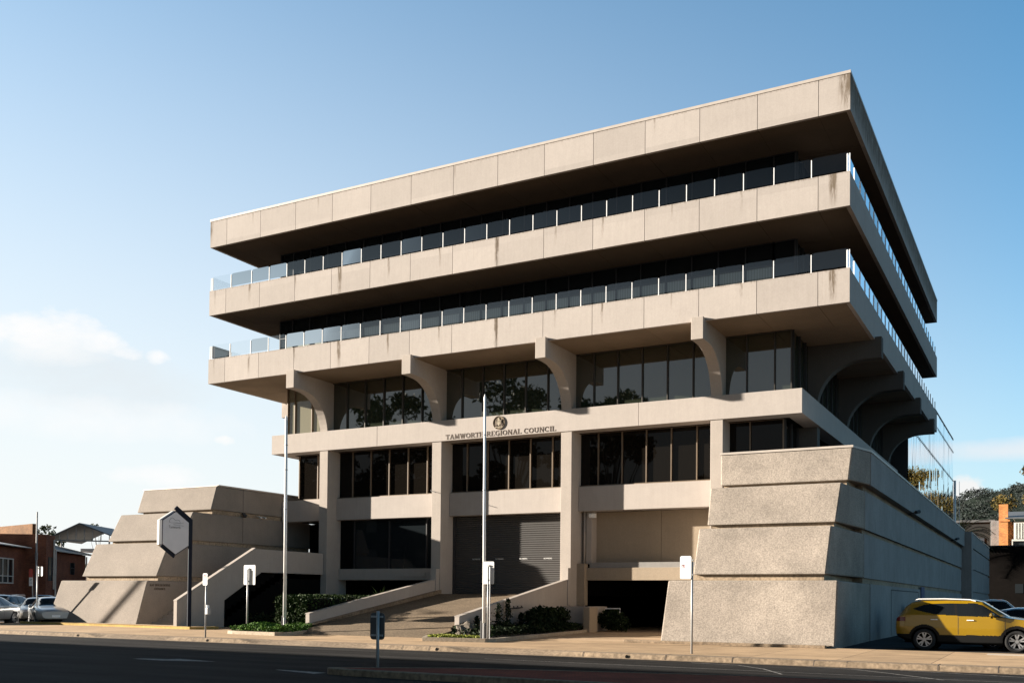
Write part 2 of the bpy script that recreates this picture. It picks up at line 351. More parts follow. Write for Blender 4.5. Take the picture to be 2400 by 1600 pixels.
def lettering(mb, text, width, height, put, depth):
    """put(s, h, d) -> world point; s along the line, h up, d out of the wall"""
    adv = lambda c: (.45 if c == ' ' else GLY[c][0] + .10)
    k = width / sum(adv(c) for c in text); x = 0
    def bar(a, b, t):
        a = Vector((a[0]*k, a[1]*height)); b = Vector((b[0]*k, b[1]*height)); d = b - a
        if d.length < 1e-6: return
        d.normalize(); n = Vector((-d.y, d.x)) * t * .5 * height
        a = a - d * t * .15 * height; b = b + d * t * .15 * height
        q = [a - n, b - n, b + n, a + n]
        mb.hexa([put(x*k + p.x, p.y, 0) for p in q] + [put(x*k + p.x, p.y, depth) for p in q])
    for c in text:
        if c != ' ':
            for pts, t in GLY[c][1]:
                for a, b in zip(pts[:-1], pts[1:]): bar(a, b, t)
            for sx_, sy in GLY[c][2]:
                yy = .03 if sy < .5 else .97
                bar((sx_ - .17, yy), (sx_ + .17, yy), .07)
        x += adv(c)
def text_obj(name, body, size, mat, parent, loc, rot, extrude=.002, width=None):
    cu = bpy.data.curves.new(name, 'FONT'); cu.body = body; cu.size = size; cu.extrude = extrude; cu.align_x = 'CENTER'; cu.align_y = 'CENTER'
    t = bpy.data.objects.new(name + '_curve', cu); COL.objects.link(t); bpy.context.view_layer.update()
    me = bpy.data.meshes.new_from_object(t.evaluated_get(bpy.context.evaluated_depsgraph_get()))
    bpy.data.objects.remove(t); bpy.data.curves.remove(cu)
    if width:
        xs = [v.co.x for v in me.vertices]; s = width / (max(xs) - min(xs))
        for v in me.vertices: v.co.x *= s
    me.materials.clear(); me.materials.append(mat)
    o = bpy.data.objects.new(name, me); COL.objects.link(o); o.parent = parent
    o.location = loc; o.rotation_euler = rot; return o

# ================================================================== SETTING
def sheet(name, poly, z, mat):
    return struct(MB().poly([(x, y, z) for x, y in poly]).build(name, mat))
earth = plain('dry_ground', (.06, .052, .038), .95, var=.3, vscale=.2)
sheet('ground', [(-4000, -4000), (4000, -4000), (4000, 6000), (-4000, 6000)], -.30, earth)
sheet('road', [(-320, 7.8), (150, 7.8), (150, 26.05), (-320, 26.05)], -.14, M['asphalt'])
sheet('pavement', [(-320, -60), (150, -60), (150, 7.6), (-320, 7.6)], -.05, M['lot'])
sheet('car_park', [(-320, 33.0), (-45.6, 33.0), (-45.6, 150), (-320, 150)], -.06, M['lot'])
sheet('side_lot', [(-6.6, 33.1), (150, 33.1), (150, 150), (-6.6, 150)], -.055, M['lot'])
sheet('forecourt', [(-45.6, 33.0), (-6.6, 33.0), (-6.6, 60), (-45.6, 60)], -.006, M['drive'])
fp = MB(); fp.poly([(-320, 26.35, 0), (150, 26.35, 0), (150, 33.2, 0), (-320, 33.2, 0)])
fp.poly([(-6.6, 33.2, 0), (150, 33.2, 0), (150, 33.2, -.14), (-6.6, 33.2, -.14)])
struct(fp.build('footpath', M['footpath']))
# kerb with dropped driveway crossings
def kerb_h(x):
    def ramp(a, b): return min(max((x - a) / (b - a), 0), 1)
    segs = [(-400, -32.6), (-27.6, -24.7), (-18.6, -16.3), (-12.2, 400)]
    h = 0
    for a, b in segs: h = max(h, min(ramp(a - .75, a), 1 - ramp(b, b + .75)))
    return h
kb = MB(); xs = sorted(set([-320, -200, -120, -80] + [round(-60 + .125*i, 3) for i in range(720)] + [60, 150]))
rows = []
for x in xs:
    h = kerb_h(x); jit = (math.sin(x*7.3) + math.sin(x*17.1)*.6) * .006 * h
    rows.append([(x, 25.62, -.136), (x, 25.80 + jit, -.125), (x, 25.86 + jit, -.125 + .105*h), (x, 25.90, -.115 + .115*h), (x, 26.12, -.06 + .062*h), (x, 26.37, .003)])
base = 0
for r in rows: kb.v += r
for i in range(len(rows) - 1):
    if int(xs[i] * 8) % 19 == 0 and abs(xs[i]) < 60: pass
    for j in range(5): kb.f.append((i*6 + j, (i+1)*6 + j, (i+1)*6 + j + 1, i*6 + j + 1))
kerb = struct(kb.build('kerb', M['kerb']))
kj = MB()   # open joints follow the kerb's profile
def kprof(x):
    h = kerb_h(x); return [(25.795, -.122), (25.855, -.122 + .105*h), (25.897, -.112 + .115*h), (26.12, -.055 + .062*h), (26.37, .007)]
for x in (-40.2, -36.1, -33.3, -26.9, -25.6, -17.9, -16.9, -11.7, -9.25, -7.4, -5.3, -4.5, -2.4, -1.1, 1.5):
    pr = kprof(x)
    for (ya, za), (yb2, zb2) in zip(pr[:-1], pr[1:]): kj.poly([(x, ya - .002, za), (x + .02, ya - .002, za), (x + .02, yb2 - .002, zb2), (x, yb2 - .002, zb2)])
struct(kj.build('kerb_joints', M['joint']))
for x in (-33.0, -26.2, -16.6, -10.35):
    d = MB(); d.poly([(x + .045*math.cos(2*PI*i/14), 25.806 + (.045*math.sin(2*PI*i/14))*.5, -.075 + .045*math.sin(2*PI*i/14)) for i in range(14)])
    struct(d.build('drain_hole', M['black']))
# road markings
def marking(name, pts, mat=None, z=-.136):
    return struct(MB().poly([(x, y, z) for x, y in pts]).build(name, mat or M['linepaint']))
marking('road_marking', [(-20.75, 17.86), (-19.6, 17.80), (-18.25, 18.30), (-19.75, 18.52), (-19.9, 18.25), (-20.6, 18.12)])
marking('road_marking', [(-15.2, 17.02), (-13.75, 16.62), (-13.75, 17.0), (-15.2, 17.12)])
def ribbon(name, pts, w):
    mb = MB()
    for a, b in zip(pts[:-1], pts[1:]):
        d = (Vector(b) - Vector(a)).normalized(); n = Vector((-d.y, d.x)) * w / 2
        mb.poly([(*(Vector(a) - n), -.1355), (*(Vector(b) - n), -.1355), (*(Vector(b) + n), -.1355), (*(Vector(a) + n), -.1355)])
    return struct(mb.build(name, M['thinline']))
ribbon('road_marking', [(-8.3, 25.2), (-7.0, 25.0), (-6.1, 24.0), (-5.3, 22.5)], .045)
ribbon('road_marking', [(-5.4, 25.5), (-4.2, 25.2), (-3.2, 24.2), (-2.0, 22.9)], .05)
ribbon('road_marking', [(-3.2, 25.5), (-2.4, 25.3), (-.9, 24.9), (.6, 24.6)], .05)
ribbon('road_marking', [(-13.5, 23.4), (-5, 23.2), (4, 22.9)], .035)
# turning-lane median with pavers
mpoly = [(-13.45, 16.70), (-13.6, 16.86), (-13.35, 17.05), (-11.2, 18.40), (-9.1, 19.0), (-5.3, 19.95), (-2, 20.2), (60, 20.2), (60, 16.5), (-12.9, 16.58)]
def inset(poly, d):
    n = len(poly); out = []
    cx = sum(p[0] for p in poly)/n
    for i in range(n):
        a, b, c = Vector(poly[i-1]), Vector(poly[i]), Vector(poly[(i+1) % n])
        e1 = (b - a).normalized(); e2 = (c - b).normalized()
        n1 = Vector((e1.y, -e1.x)); n2 = Vector((e2.y, -e2.x)); m = (n1 + n2)
        m = m / max(m.length_squared, .4) * 2 * d if m.length > 1e-6 else n1 * d
        out.append((b.x + m.x, b.y + m.y))
    return out
inn = inset(mpoly, .17)
mk = MB(); n = len(mpoly)
for i in range(n):
    j = (i + 1) % n; a, b, c, d = mpoly[i], mpoly[j], inn[j], inn[i]
    mk.poly([(*a, -.15), (*b, -.15), (*b, -.015), (*a, -.015)])
    a2 = (a[0]*.8 + d[0]*.2, a[1]*.8 + d[1]*.2); b2 = (b[0]*.8 + c[0]*.2, b[1]*.8 + c[1]*.2)
    mk.poly([(*a, -.015), (*b, -.015), (*b2, .0), (*a2, .0)])
    mk.poly([(*a2, .0), (*b2, .0), (*c, .0), (*d, .0)])
struct(mk.build('median_kerb', M['kerb']))
struct(MB().poly([(x, y, -.004) for x, y in inn]).build('median_paving', M['paver']))
hole = MB().box(-1.65, -.65, 31.9, 32.5, .001, .012).build('drain_cover', plain('drain_cover_concrete', (.42, .36, .29), .9)); tag(hole, 'pale rectangular drain cover set in the footpath beside the yellow car', 'drain cover')

# ================================================================== COUNCIL BUILDING
BX = -23.96
bld = thing('council_building', 'five storey pale concrete council offices with deep overhanging floors and glass balconies', 'building', (BX, 42.8, 0))
X0, X1, Y0, Y1 = -41.01, -6.914, 40.185, 73.85
def slab(name, z0, z1, cap):
    core = MB().box(X0 + .05, X1 - .05, Y0 + .05, Y1 - .05, z0 + .02, z1 - .012)
    s = core.build(name, M['joint'], bld)
    pm = MB(); g = .011
    xb = [X0] + [X0 + 1.22 + 2.4357*k for k in range(14)] + [X1]
    for a, b in zip(xb[:-1], xb[1:]):
        for ya, yb in ((Y0, Y0 + .16), (Y1 - .16, Y1)):
            pm.box(a + (0 if a == X0 else g), b - (0 if b == X1 else g), ya, yb, z0, z1)
    yb_ = [Y0 + .16] + [Y0 + 1.22 + 2.4*k for k in range(14)] + [Y1 - .16]
    for a, b in zip(yb_[:-1], yb_[1:]):
        for xa, xc in ((X0, X0 + .16), (X1 - .16, X1)):
            pm.box(xa, xc, a + (.002 if a == yb_[0] else g), b - (.002 if b == yb_[-1] else g), z0, z1)
    pm.build('fascia_panel_course', M['fascia_roof'] if cap else M['fascia'], s)
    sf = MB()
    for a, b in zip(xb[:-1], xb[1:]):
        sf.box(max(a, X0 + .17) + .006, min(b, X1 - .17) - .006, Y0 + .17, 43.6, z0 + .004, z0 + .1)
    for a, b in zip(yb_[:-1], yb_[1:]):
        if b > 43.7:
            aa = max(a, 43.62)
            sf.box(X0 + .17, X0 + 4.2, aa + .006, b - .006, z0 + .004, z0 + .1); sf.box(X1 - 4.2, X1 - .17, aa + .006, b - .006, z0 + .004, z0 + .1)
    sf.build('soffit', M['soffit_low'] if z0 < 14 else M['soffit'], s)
    if cap:
        MB().box(X0 - .02, X1 + .02, Y0 - .02, Y0 + .35, z1 + .002, z1 + .12).box(X0 - .02, X0 + .35, Y0 + .352, Y1 + .02, z1 + .002, z1 + .12).box(X1 - .35, X1 + .02, Y0 + .352, Y1 + .02, z1 + .002, z1 + .12).box(X0+.35, X1-.35, Y0 + .352, Y1, z1 + .0, z1 + .03).build('roof_capping', M['cap'], s)
    return s
slab('roof_slab', 20.75, 22.19, True); slab('floor_slab', 16.97, 18.33, False); slab('floor_slab', 13.18, 14.53, False)
# balconies
def railing(z, side):
    """glass railing along one side; posts are sub-parts, panes one mesh"""
    if side in ('front',):
        half = 17.02; inner = [half, 15.55, 14.06] + [12.81 - 1.22*k for k in range(11)]
        ss = sorted(set([round(-a, 3) for a in inner] + [round(a, 3) for a in inner])); ctr = BX
    else:
        half = 16.71; inner = [half, 15.25, 13.78] + [12.5 - 1.19*k for k in range(11)]
        ss = sorted(set([round(-a, 3) for a in inner] + [round(a, 3) for a in inner])); ctr = (Y0 + Y1) / 2
    def P(s, d, h):
        if side == 'front': return (ctr + s, Y0 + .115 + d, z + h)
        if side == 'right': return (X1 - .115 - d, ctr + s, z + h)
        return (X0 + .115 + d, ctr + s, z + h)
    pan = MB()
    for a, b in zip(ss[:-1], ss[1:]):
        a2, b2, c = a + .045, b - .045, .07; t = random.uniform(-.0006, .0006)
        pts = [(a2, .10), (b2, .10), (b2, .80 - c), (b2 - c*.3, .80 - c*.3), (b2 - c, .80), (a2 + c, .80), (a2 + c*.3, .80 - c*.3), (a2, .80 - c)]
        pan.poly([P(s_, .0 + t*(h_-.4), h_) for s_, h_ in pts])
    r = pan.build('glass_railing', M['balustrade'], bld)
    c0 = P(0, 0, 0)
    w, d = (.016, .028) if side == 'front' else (.028, .016)
    pb = MB().box(c0[0]-w, c0[0]+w, c0[1]-d, c0[1]+d, z + .002, z + .74)
    pb.box(c0[0]-w*1.9, c0[0]+w*1.9, c0[1]-d*1.4, c0[1]+d*1.4, z + .001, z + .03)
    o = pb.build('railing_post', M['steel'], r)
    first = True
    for s in ss:
        p = Vector(P(s, 0, 0)) - Vector(c0)
        if first: o.location = p; first = False
        else: copy_part(o, r, p - o.location)
    return r
for z in (18.335, 14.535):
    for sd in ('front', 'right', 'left'): railing(z, sd)
# panes of a glazed wall: panes sit a hair out of line so that reflections break from pane to pane
def glazing(name, mat, edges, y, z0, z1, mull, mw=.05, md=.10, sill=True, tilt=.0012, transom=None):
    g = MB()
    for a, b in zip(edges[:-1], edges[1:]):
        t1, t2 = random.gauss(0, tilt), random.gauss(0, tilt); w, h = (b - a) / 2, (z1 - z0) / 2
        g.poly([(a, y - t1*w - t2*h, z0), (b, y + t1*w - t2*h, z0), (b, y + t1*w + t2*h, z1), (a, y - t1*w + t2*h, z1)])
    o = g.build(name, mat, bld)
    f = MB()
    for x in edges: f.box(x - mw/2, x + mw/2, y - md, y - .012, z0 + (.06 if sill else 0), z1)
    f.box(edges[0], edges[-1], y - md + .004, y - .012, z1 - .045, z1 - .002)
    if sill: f.box(edges[0], edges[-1], y - md - .02, y - .012, z0 + .001, z0 + .058)
    f.build('window_frame', mull, o); return o
def side_glazing(name, mat, x, face, edges, z0, z1, mull):
    g = MB(); f = MB()
    for a, b in zip(edges[:-1], edges[1:]):
        t = random.gauss(0, .0012)*(b-a)/2; g.poly([(x - t, a, z0), (x + t, b, z0), (x + t, b, z1), (x - t, a, z1)])
    for y in edges: f.box(*sorted((x + face*.012, x + face*.10)), y - .025, y + .025, z0, z1)
    o = g.build(name, mat, bld); f.build('window_frame', mull, o); return o
ex = [-38.285] + [BX + 1.2195*k for k in range(-11, 12)] + [-9.635]
yy_ = [42.99] + [44.2 + 1.22*k for k in range(24)] + [73.0]
for z0, z1 in ((17.6, 20.78), (13.8, 17.0)):
    if z0 < 15:
        glazing('window_wall', M['glass_pale'], ex[:24], 42.97, z0, 16.0, M['dark'], sill=False); glazing('window_wall', M['glass_top'], ex[:24], 42.97, 16.002, z1, M['dark'], sill=False)
        glazing('window_wall', M['glass_top'], ex[23:], 42.97, z0, z1, M['dark'], sill=False)
    else: glazing('window_wall', M['glass_top'], ex, 42.97, z0, z1, M['dark'], sill=False)
    side_glazing('window_wall', M['glass_top'], -9.635, 1, yy_, z0, z1, M['dark']); side_glazing('window_wall', M['glass_top'], -38.285, -1, yy_, z0, z1, M['dark'])
# columns, brackets
COLX = [BX - 10.98, BX - 3.66, BX + 3.66, BX + 10.98]
def bracket_profile(d0, d1):   # distance outward = smaller value
    pts = [(d0, 13.30), (d0, 12.36), (d0 + .62, 12.36)]
    for i in range(1, 13):
        t = math.radians(90 - 7.5*i); pts.append((d0 + .80 + 2.0*math.cos(t), 10.35 + 2.0*math.sin(t)))
    pts += [(d0 + 2.80, 10.50), (d1, 10.50), (d1, 13.30)]
    return pts
for x in COLX:
    MB().prism(bracket_profile(39.94, 44.3), x - .26, x + .26, 'x').build('bracket', M['frame_conc'], bld, bevel=.012, seg=1)
    MB().box(x - .28, x + .28, 42.77, 44.5, -.02, 9.48).build('column', M['frame_conc'], bld, bevel=.012, seg=1)
SIDEY = [46.75, 54.22, 61.7, 69.2]
for y in SIDEY:
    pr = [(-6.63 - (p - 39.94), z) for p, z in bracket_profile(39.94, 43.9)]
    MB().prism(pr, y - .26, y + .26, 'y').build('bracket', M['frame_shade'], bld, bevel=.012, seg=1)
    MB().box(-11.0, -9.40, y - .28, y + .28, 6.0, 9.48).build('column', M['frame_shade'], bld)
    pl = [(-41.29 + (p - 39.94), z) for p, z in bracket_profile(39.94, 43.9)]
    MB().prism(pl, y - .26, y + .26, 'y').build('bracket', M['frame_conc'], bld, bevel=.012, seg=1)
# lettered beam (ring round the building at the third floor)
bxl, bxr, byf, bz0, bz1 = -38.64, -9.27, 42.73, 9.46, 10.52
g = .008
bb = [bxl, -31.35, -23.96, -16.64, bxr]
bm_ = MB()
for a, b in zip(bb[:-1], bb[1:]): bm_.box(a + (g if a != bxl else 0), b - (g if b != bxr else 0), byf, byf + 1.05, bz0, bz1)
for a, b in ((byf + 1.06, 54.2), (54.216, 61.7), (61.716, 72.5)):
    bm_.box(bxr - 1.0, bxr, a, b, bz0, bz1); bm_.box(bxl, bxl + 1.0, a, b, bz0, bz1)
beam = bm_.build('fascia_beam', M['fascia_plain'], bld, bevel=.008, seg=1)
lt = MB(); lettering(lt, 'TAMWORTH REGIONAL COUNCIL', 6.24, .235, lambda s, h, d: (-27.06 + s, byf - .002 - d, 9.525 + h), .012)
lt.build('lettering', M['letter'], beam)
# medallion: rim, shield, supporters, crest, scroll
mc = (-23.96, byf, 10.15)
md = MB().lathe([(0, -.02), (.30, -.02), (.315, -.05), (.33, -.05), (.335, 0)], mc, 'y', 36)
me_o = md.build('coat_of_arms', M['medal'], beam)
def xz(pts, y0, y1, mat, nm):
    MB().prism([(mc[0] + a, mc[2] + b) for a, b in pts], byf - y0, byf - y1, 'y').build(nm, mat, me_o)
xz([(-.075, .05), (.075, .05), (.078, -.06), (.04, -.13), (0, -.16), (-.04, -.13), (-.078, -.06)], .021, .06, M['medal_hi'], 'shield')
for s in (-1, 1):
    xz([(s*a, b) for a, b in ((.10, -.15), (.20, -.17), (.23, -.10), (.17, .0), (.16, .08), (.20, .13), (.15, .17), (.10, .10), (.115, .0), (.085, -.08))][::s], .021, .052, M['letter'], 'supporter')
    xz([(s*a, b) for a, b in ((.105, -.10), (.13, -.09), (.145, .05), (.125, .10), (.11, .03))][::s], .053, .064, M['medal_hi'], 'supporter')
xz([(-.09, .07), (.09, .07), (.10, .14), (.05, .11), (.035, .20), (0, .26), (-.035, .20), (-.05, .11), (-.10, .14)], .021, .05, M['medal_hi'], 'crest')
xz([(-.21, -.20), (-.10, -.185), (0, -.20), (.10, -.185), (.21, -.20), (.19, -.245), (.10, -.225), (0, -.24), (-.10, -.225), (-.19, -.245)], .021, .045, M['medal_hi'], 'scroll')
# glazing third floor / second floor
e3 = [-37.9] + [BX + 1.2195*k for k in range(-11, 12)] + [-9.83]
glazing('window_wall', M['blind'], e3[:4], 43.25, 10.53, 13.19, M['bronze'])
glazing('window_wall', M['glass3'], e3[3:], 43.25, 10.53, 13.19, M['bronze_shade'])
side_glazing('window_wall', M['glass3'], -9.83, 1, [43.28] + [44.5 + 1.22*k for k in range(23)] + [72.6], 10.53, 13.19, M['dark'])
side_glazing('window_wall', M['glass3'], -37.9, -1, [43.28] + [44.5 + 1.22*k for k in range(23)] + [72.6], 10.53, 13.19, M['bronze'])
e2 = [-37.5] + [BX + 1.22*k for k in range(-10, 11)] + [-10.3]
glazing('window_wall', M['glass2'], e2, 43.84, 6.90, 9.48, M['bronze'])
side_glazing('window_wall', M['glass2'], -10.3, 1, [43.86] + [45.1 + 1.22*k for k in range(22)] + [72.4], 6.0, 9.48, M['dark'])
side_glazing('window_wall', M['glass2'], -37.5, -1, [43.86] + [45.1 + 1.22*k for k in range(22)] + [72.4], 6.0, 9.48, M['bronze'])
# spandrel beams between the columns
sx = [(-38.58, COLX[0] - .285)] + [(COLX[i] + .285, COLX[i+1] - .285) for i in range(3)] + [(COLX[3] + .285, -9.5)]
for a, b in sx: MB().box(a, b, 43.57, 44.3, 5.71, 6.895).build('spandrel', M['fascia_plain'], bld, bevel=.01, seg=1)
# bay 1: plain dark window over a low plinth
MB().box(-34.65, -27.91, 43.80, 44.4, 2.42, 3.03).build('spandrel', M['frame_conc'], bld, bevel=.01, seg=1)
glazing('window_wall', M['glass_top'], [-33.75, -31.4, -29.0, -27.9], 44.08, 3.04, 5.705, M['dark'], sill=False)
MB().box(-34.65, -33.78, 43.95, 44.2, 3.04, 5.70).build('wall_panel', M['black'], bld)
MB().box(-30.6, -28.9, 43.74, 43.79, 2.60, 2.78).build('sign_plate', M['frame_conc'], bld)
# bay 2: roller door
rd = MB(); ns = 37; zt, zb = 5.70, 1.70; yd = 44.10
prof = []
for i in range(ns*6 + 1):
    t = i/6; prof.append((yd + .016*math.cos(2*PI*t), zb + (zt - zb)*t/ns))
xa, xb = COLX[1] + .30, COLX[2] - .30
for (y1, z1), (y2, z2) in zip(prof[:-1], prof[1:]): rd.poly([(xa, y1, z1), (xb, y1, z1), (xb, y2, z2), (xa, y2, z2)])
door = rd.build('roller_door', M['door'], bld, smooth=True)
for q in (xa - .02, xb - .10): MB().box(q, q + .12, 43.95, 44.06, 1.7, 5.7).build('door_guide', M['dark'], door)
for cx in (-25.98, -24.62, -23.25, -21.88):
    text_obj('lettering', 'NO PARKING', .1, M['white'], door, Vector((cx, yd - .024, 3.49)) - Vector(bld.location), (PI/2, 0, 0), .001, width=.45)
# bay 3: recessed wall panel, ledge, beam, dark car park mouth
p3 = MB().box(-19.5, -16.19, 44.60, 44.8, 3.25, 5.72).box(-16.17, -12.9, 44.60, 44.8, 3.25, 5.72)
p3.build('wall_panel', M['panel'], bld)
MB().box(-19.78, -19.50, 44.0, 44.62, 3.2, 5.72).build('pilaster', M['frame_conc'], bld)
MB().tube((-19.85, 43.95, 3.2), (-19.85, 43.95, 5.7), .05).build('downpipe', M['frame_conc'], bld, smooth=True)
MB().box(-19.5, -12.5, 43.80, 44.6, 3.0, 3.25).build('ledge', plain('ledge_metal', (.20, .19, .18), .6), bld)
MB().box(-19.66, -12.5, 43.70, 44.3, 2.40, 2.998).build('spandrel', M['panel'], bld, bevel=.01, seg=1)
MB().box(-20.04, -19.62, 43.45, 43.85, 1.2, 3.20).build('column', M['panel'], bld)
MB().box(-19.6, -19.3, 43.9, 44.1, 5.42, 5.62).box(-19.55, -19.45, 43.75, 43.9, 5.47, 5.56).build('security_camera', M['white'], bld)
# car park interior below (dark shell) and core
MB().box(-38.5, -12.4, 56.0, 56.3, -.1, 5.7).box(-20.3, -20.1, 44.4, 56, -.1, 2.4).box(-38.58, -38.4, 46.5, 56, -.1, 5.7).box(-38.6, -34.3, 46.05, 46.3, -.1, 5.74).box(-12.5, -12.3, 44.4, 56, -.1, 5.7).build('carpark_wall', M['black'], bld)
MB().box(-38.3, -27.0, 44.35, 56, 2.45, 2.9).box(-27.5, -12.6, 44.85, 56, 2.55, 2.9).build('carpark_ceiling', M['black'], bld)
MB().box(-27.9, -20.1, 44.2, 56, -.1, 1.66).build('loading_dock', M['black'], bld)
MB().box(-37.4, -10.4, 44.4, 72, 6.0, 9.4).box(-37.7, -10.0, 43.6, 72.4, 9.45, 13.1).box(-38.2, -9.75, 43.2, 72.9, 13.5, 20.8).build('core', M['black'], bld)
MB().box(-38.3, -6.5, 43.9, 88, 5.75, 6.05).build('podium_roof', M['dark'], bld)
# flag brackets and small lamps on the columns
MB().tube((COLX[1] - .35, 42.76, 6.98), (COLX[1] + .1, 42.55, 6.84), .014).build('flag_bracket', M['dark'], bld)
for x in COLX[:3]:
    MB().box(x + .05, x + .24, 42.70, 42.765, 11.45, 11.5).build('column_lamp', M['white'], bld)
# glass tower at the rear
tw = thing('glass_tower', 'mirror glass office block reflecting sky behind the concrete council building', 'building', (-13, 94, 0))
TX, TY0, TY1, TZ = -9.0, 75.9, 112.8, 18.5
pn = MB(); rr = random.Random(3)
rowsz = [2.0, 5.1, 8.1, 11.13, 14.14, 17.11, TZ - .12]; ys = [TY0 + .82*i for i in range(46)]; ys[-1] = TY1
for y0, y1 in zip(ys[:-1], ys[1:]):
    ty = rr.gauss(0, .010)
    for z0, z1 in zip(rowsz[:-1], rowsz[1:]):
        t = ty*.7 + rr.gauss(0, .003); q = rr.gauss(0, .0035); w, h = (y1-y0)/2 - .02, (z1-z0)/2 - .012; yc, zc = (y0+y1)/2, (z0+z1)/2
        pn.poly([(TX + t*w + q*h, yc - w, zc - h), (TX - t*w + q*h, yc + w, zc - h), (TX - t*w - q*h, yc + w, zc + h), (TX + t*w - q*h, yc - w, zc + h)])
pn.build('curtain_wall', M['tower'], tw)
MB().box(-24, TX - .06, TY0, TY1, 0, TZ).box(TX - .05, TX + .03, TY0 - .1, TY1 + .1, TZ - .12, TZ + .05).build('wall', M['dark'], tw)
cl = MB()
for y in ys:
    for z in (14.14, 17.11): cl.box(TX + .02, TX + .06, y - .02, y + .02, z - .07 , z + .07)
cl.build('glazing_clips', M['dark'], tw)

# ================================================================== STEPPED BUTTRESS WALLS
LEV = [(0, 2.20, 33.4, 34.1), (2.42, 4.12, 34.645, 35.42), (4.30, 5.77, 36.2, 36.97), (5.99, 7.25, 38.184, 38.58)]
def course(name, z0, z1, yf0, yf1, xl0, xl1, xr0, xr1, yb, mat, parent, xrb=None, bev=.05):
    xrb = xr1 if xrb is None else xrb
    p = [(xl0, yf0, z0), (xr0, yf0, z0), (xrb, yb, z0), (xl0, yb, z0), (xl1, yf1, z1), (xr1, yf1, z1), (xrb, yb, z1), (xl1, yb, z1)]
    return MB().hexa(p).build(name, mat, parent, bevel=bev, seg=2)
def rake_shift(k, z): a = LEV[k]; return a[2] + (a[3]-a[2])*(z-a[0])/(a[1]-a[0])
lw = thing('stepped_wall', 'left raked concrete buttress in four stepped courses beside the entrance stairs', 'wall', (-41.9, 39, 0))
LX = [(-45.16, -44.94), (-44.06, -44.0), (-44.03, -43.98), (-44.15, -44.1)]
for k, (z0, z1, a, b) in enumerate(LEV):
    xl0, xl1 = LX[k]
    c = course('course', z0 - (.15 if k == 0 else 0), z1, a, b, xl0, xl1, -38.61, -38.61, 46.2, M['agg_left'], lw)
    if k < 3:
        zn = LEV[k+1][0]; yb = LEV[k+1][2] + .16
        MB().box(xl1 + .15 if k else -43.9, -38.70, yb, 46.1, z1 - .1, zn + .1).build('recess_band', M['recess'], lw)
MB().box(-44.15, -38.58, 38.57, 38.66, 7.252, 7.30).box(-38.78, -38.57, 38.66, 46.2, 7.252, 7.33).box(-44.13, -38.78, 38.662, 46.2, 7.252, 7.29).build('wall_capping', M['cap'], lw)
MB().box(-38.607, -38.600, 40.5, 40.52, 4.4, 7.25).box(-38.607, -38.600, 45.05, 45.065, 6.0, 7.25).build('joint', M['joint'], lw)
rl = MB(); rl2 = MB()
lettering(rl, 'RAY WALSH HOUSE', 1.27, .105, lambda s, h, d: (-38.606 + d, 34.24 + s, 1.935 + h), .012)
lettering(rl2, 'ENTRANCE', .70, .10, lambda s, h, d: (-38.606 + d, 34.51 + s, 1.755 + h), .012)
for q in (rl, rl2): q.build('lettering', M['letter'], lw)

rw = thing('stepped_wall', 'right raked concrete buttress in four stepped courses behind the single white parking sign', 'wall', (-9.2, 39, 0))
RX = [(-12.16, -12.10, -6.17, -6.21), (-11.36, -11.40, -6.70, -6.66), (-11.33, -11.45, -6.665, -6.61), (-11.42, -11.53, -6.58, -6.51)]
WX = [-6.33, -6.36, -6.33, -6.12]
for k, (z0, z1, a, b) in enumerate(LEV):
    xl0, xl1, xr0, xr1 = RX[k]; yt = 40.25 if k else 41.6
    course('course', z0 - (.15 if k == 0 else 0), z1, a, b, xl0, xl1, xr0, xr1, yt, M['agg'], rw, xrb=WX[k] + (.0 if k else -.02))
    ye = 87.4
    wl = MB()
    yj = [yt + .004, 48.74, 56.5, 64.2, 72, 79.7, ye]
    for p, q in zip(yj[:-1], yj[1:]): wl.box(-9.0, WX[k], p + .006, q - .006, z0 - (.15 if k == 0 else 0), z1)
    wl.build('side_wall_course', M['agg_wall'], rw)
    if k < 3:
        zn = LEV[k+1][0]; nx = RX[k+1]
        MB().box(nx[0] + .10, nx[2] - .10, LEV[k+1][2] + .16, 40.3, z1 - .1, zn + .1).box(-9, WX[k] - .10, 40.31, ye - .1, z1 - .1, zn + .1).build('recess_band', M['recess'], rw)
cp = MB().box(-11.56, -6.49, 38.55, 38.72, 7.252, 7.335)
cp.hexa([(-6.72, 38.722, 7.252), (-6.49, 38.722, 7.252), (-6.09, 40.25, 7.252), (-6.32, 40.25, 7.252), (-6.72, 38.722, 7.335), (-6.49, 38.722, 7.335), (-6.09, 40.25, 7.335), (-6.32, 40.25, 7.335)])
cp.box(-6.32, -6.09, 40.252, 87.4, 7.252, 7.335); cp.build('wall_capping', M['cap'], rw)
MB().box(-11.5, -6.55, 38.9, 43.5, 6.9, 7.2).build('course_top', M['agg_wall'], rw)
pier = MB().box(-9, -5.62, 87.5, 89.3, -.15, 7.20); pier.build('pier', M['agg_wall'], rw)
ew = MB()
for z0, z1 in ((-.15, 2.2), (2.42, 4.12), (4.3, 5.9), (6.05, 7.2)): ew.box(-9, -5.75, 89.31, 116, z0, z1)
ew.box(-9, -5.85, 89.31, 116, 2.0, 6.5); ew.build('end_wall', M['agg_wall'], rw)
MB().box(-6.10, -5.7, 89.3, 116, 7.21, 7.29).build('wall_capping', M['cap'], rw)
dj = MB(); 
for a in ((47.4, 47.44, 0, 2.06), (57.78, 57.82, 0, 2.06), (47.44, 57.78, 2.02, 2.06)): dj.box(WX[0] + .001, WX[0] + .012, a[0], a[1], a[2], a[3])
dj.build('door_outline', M['joint'], rw)
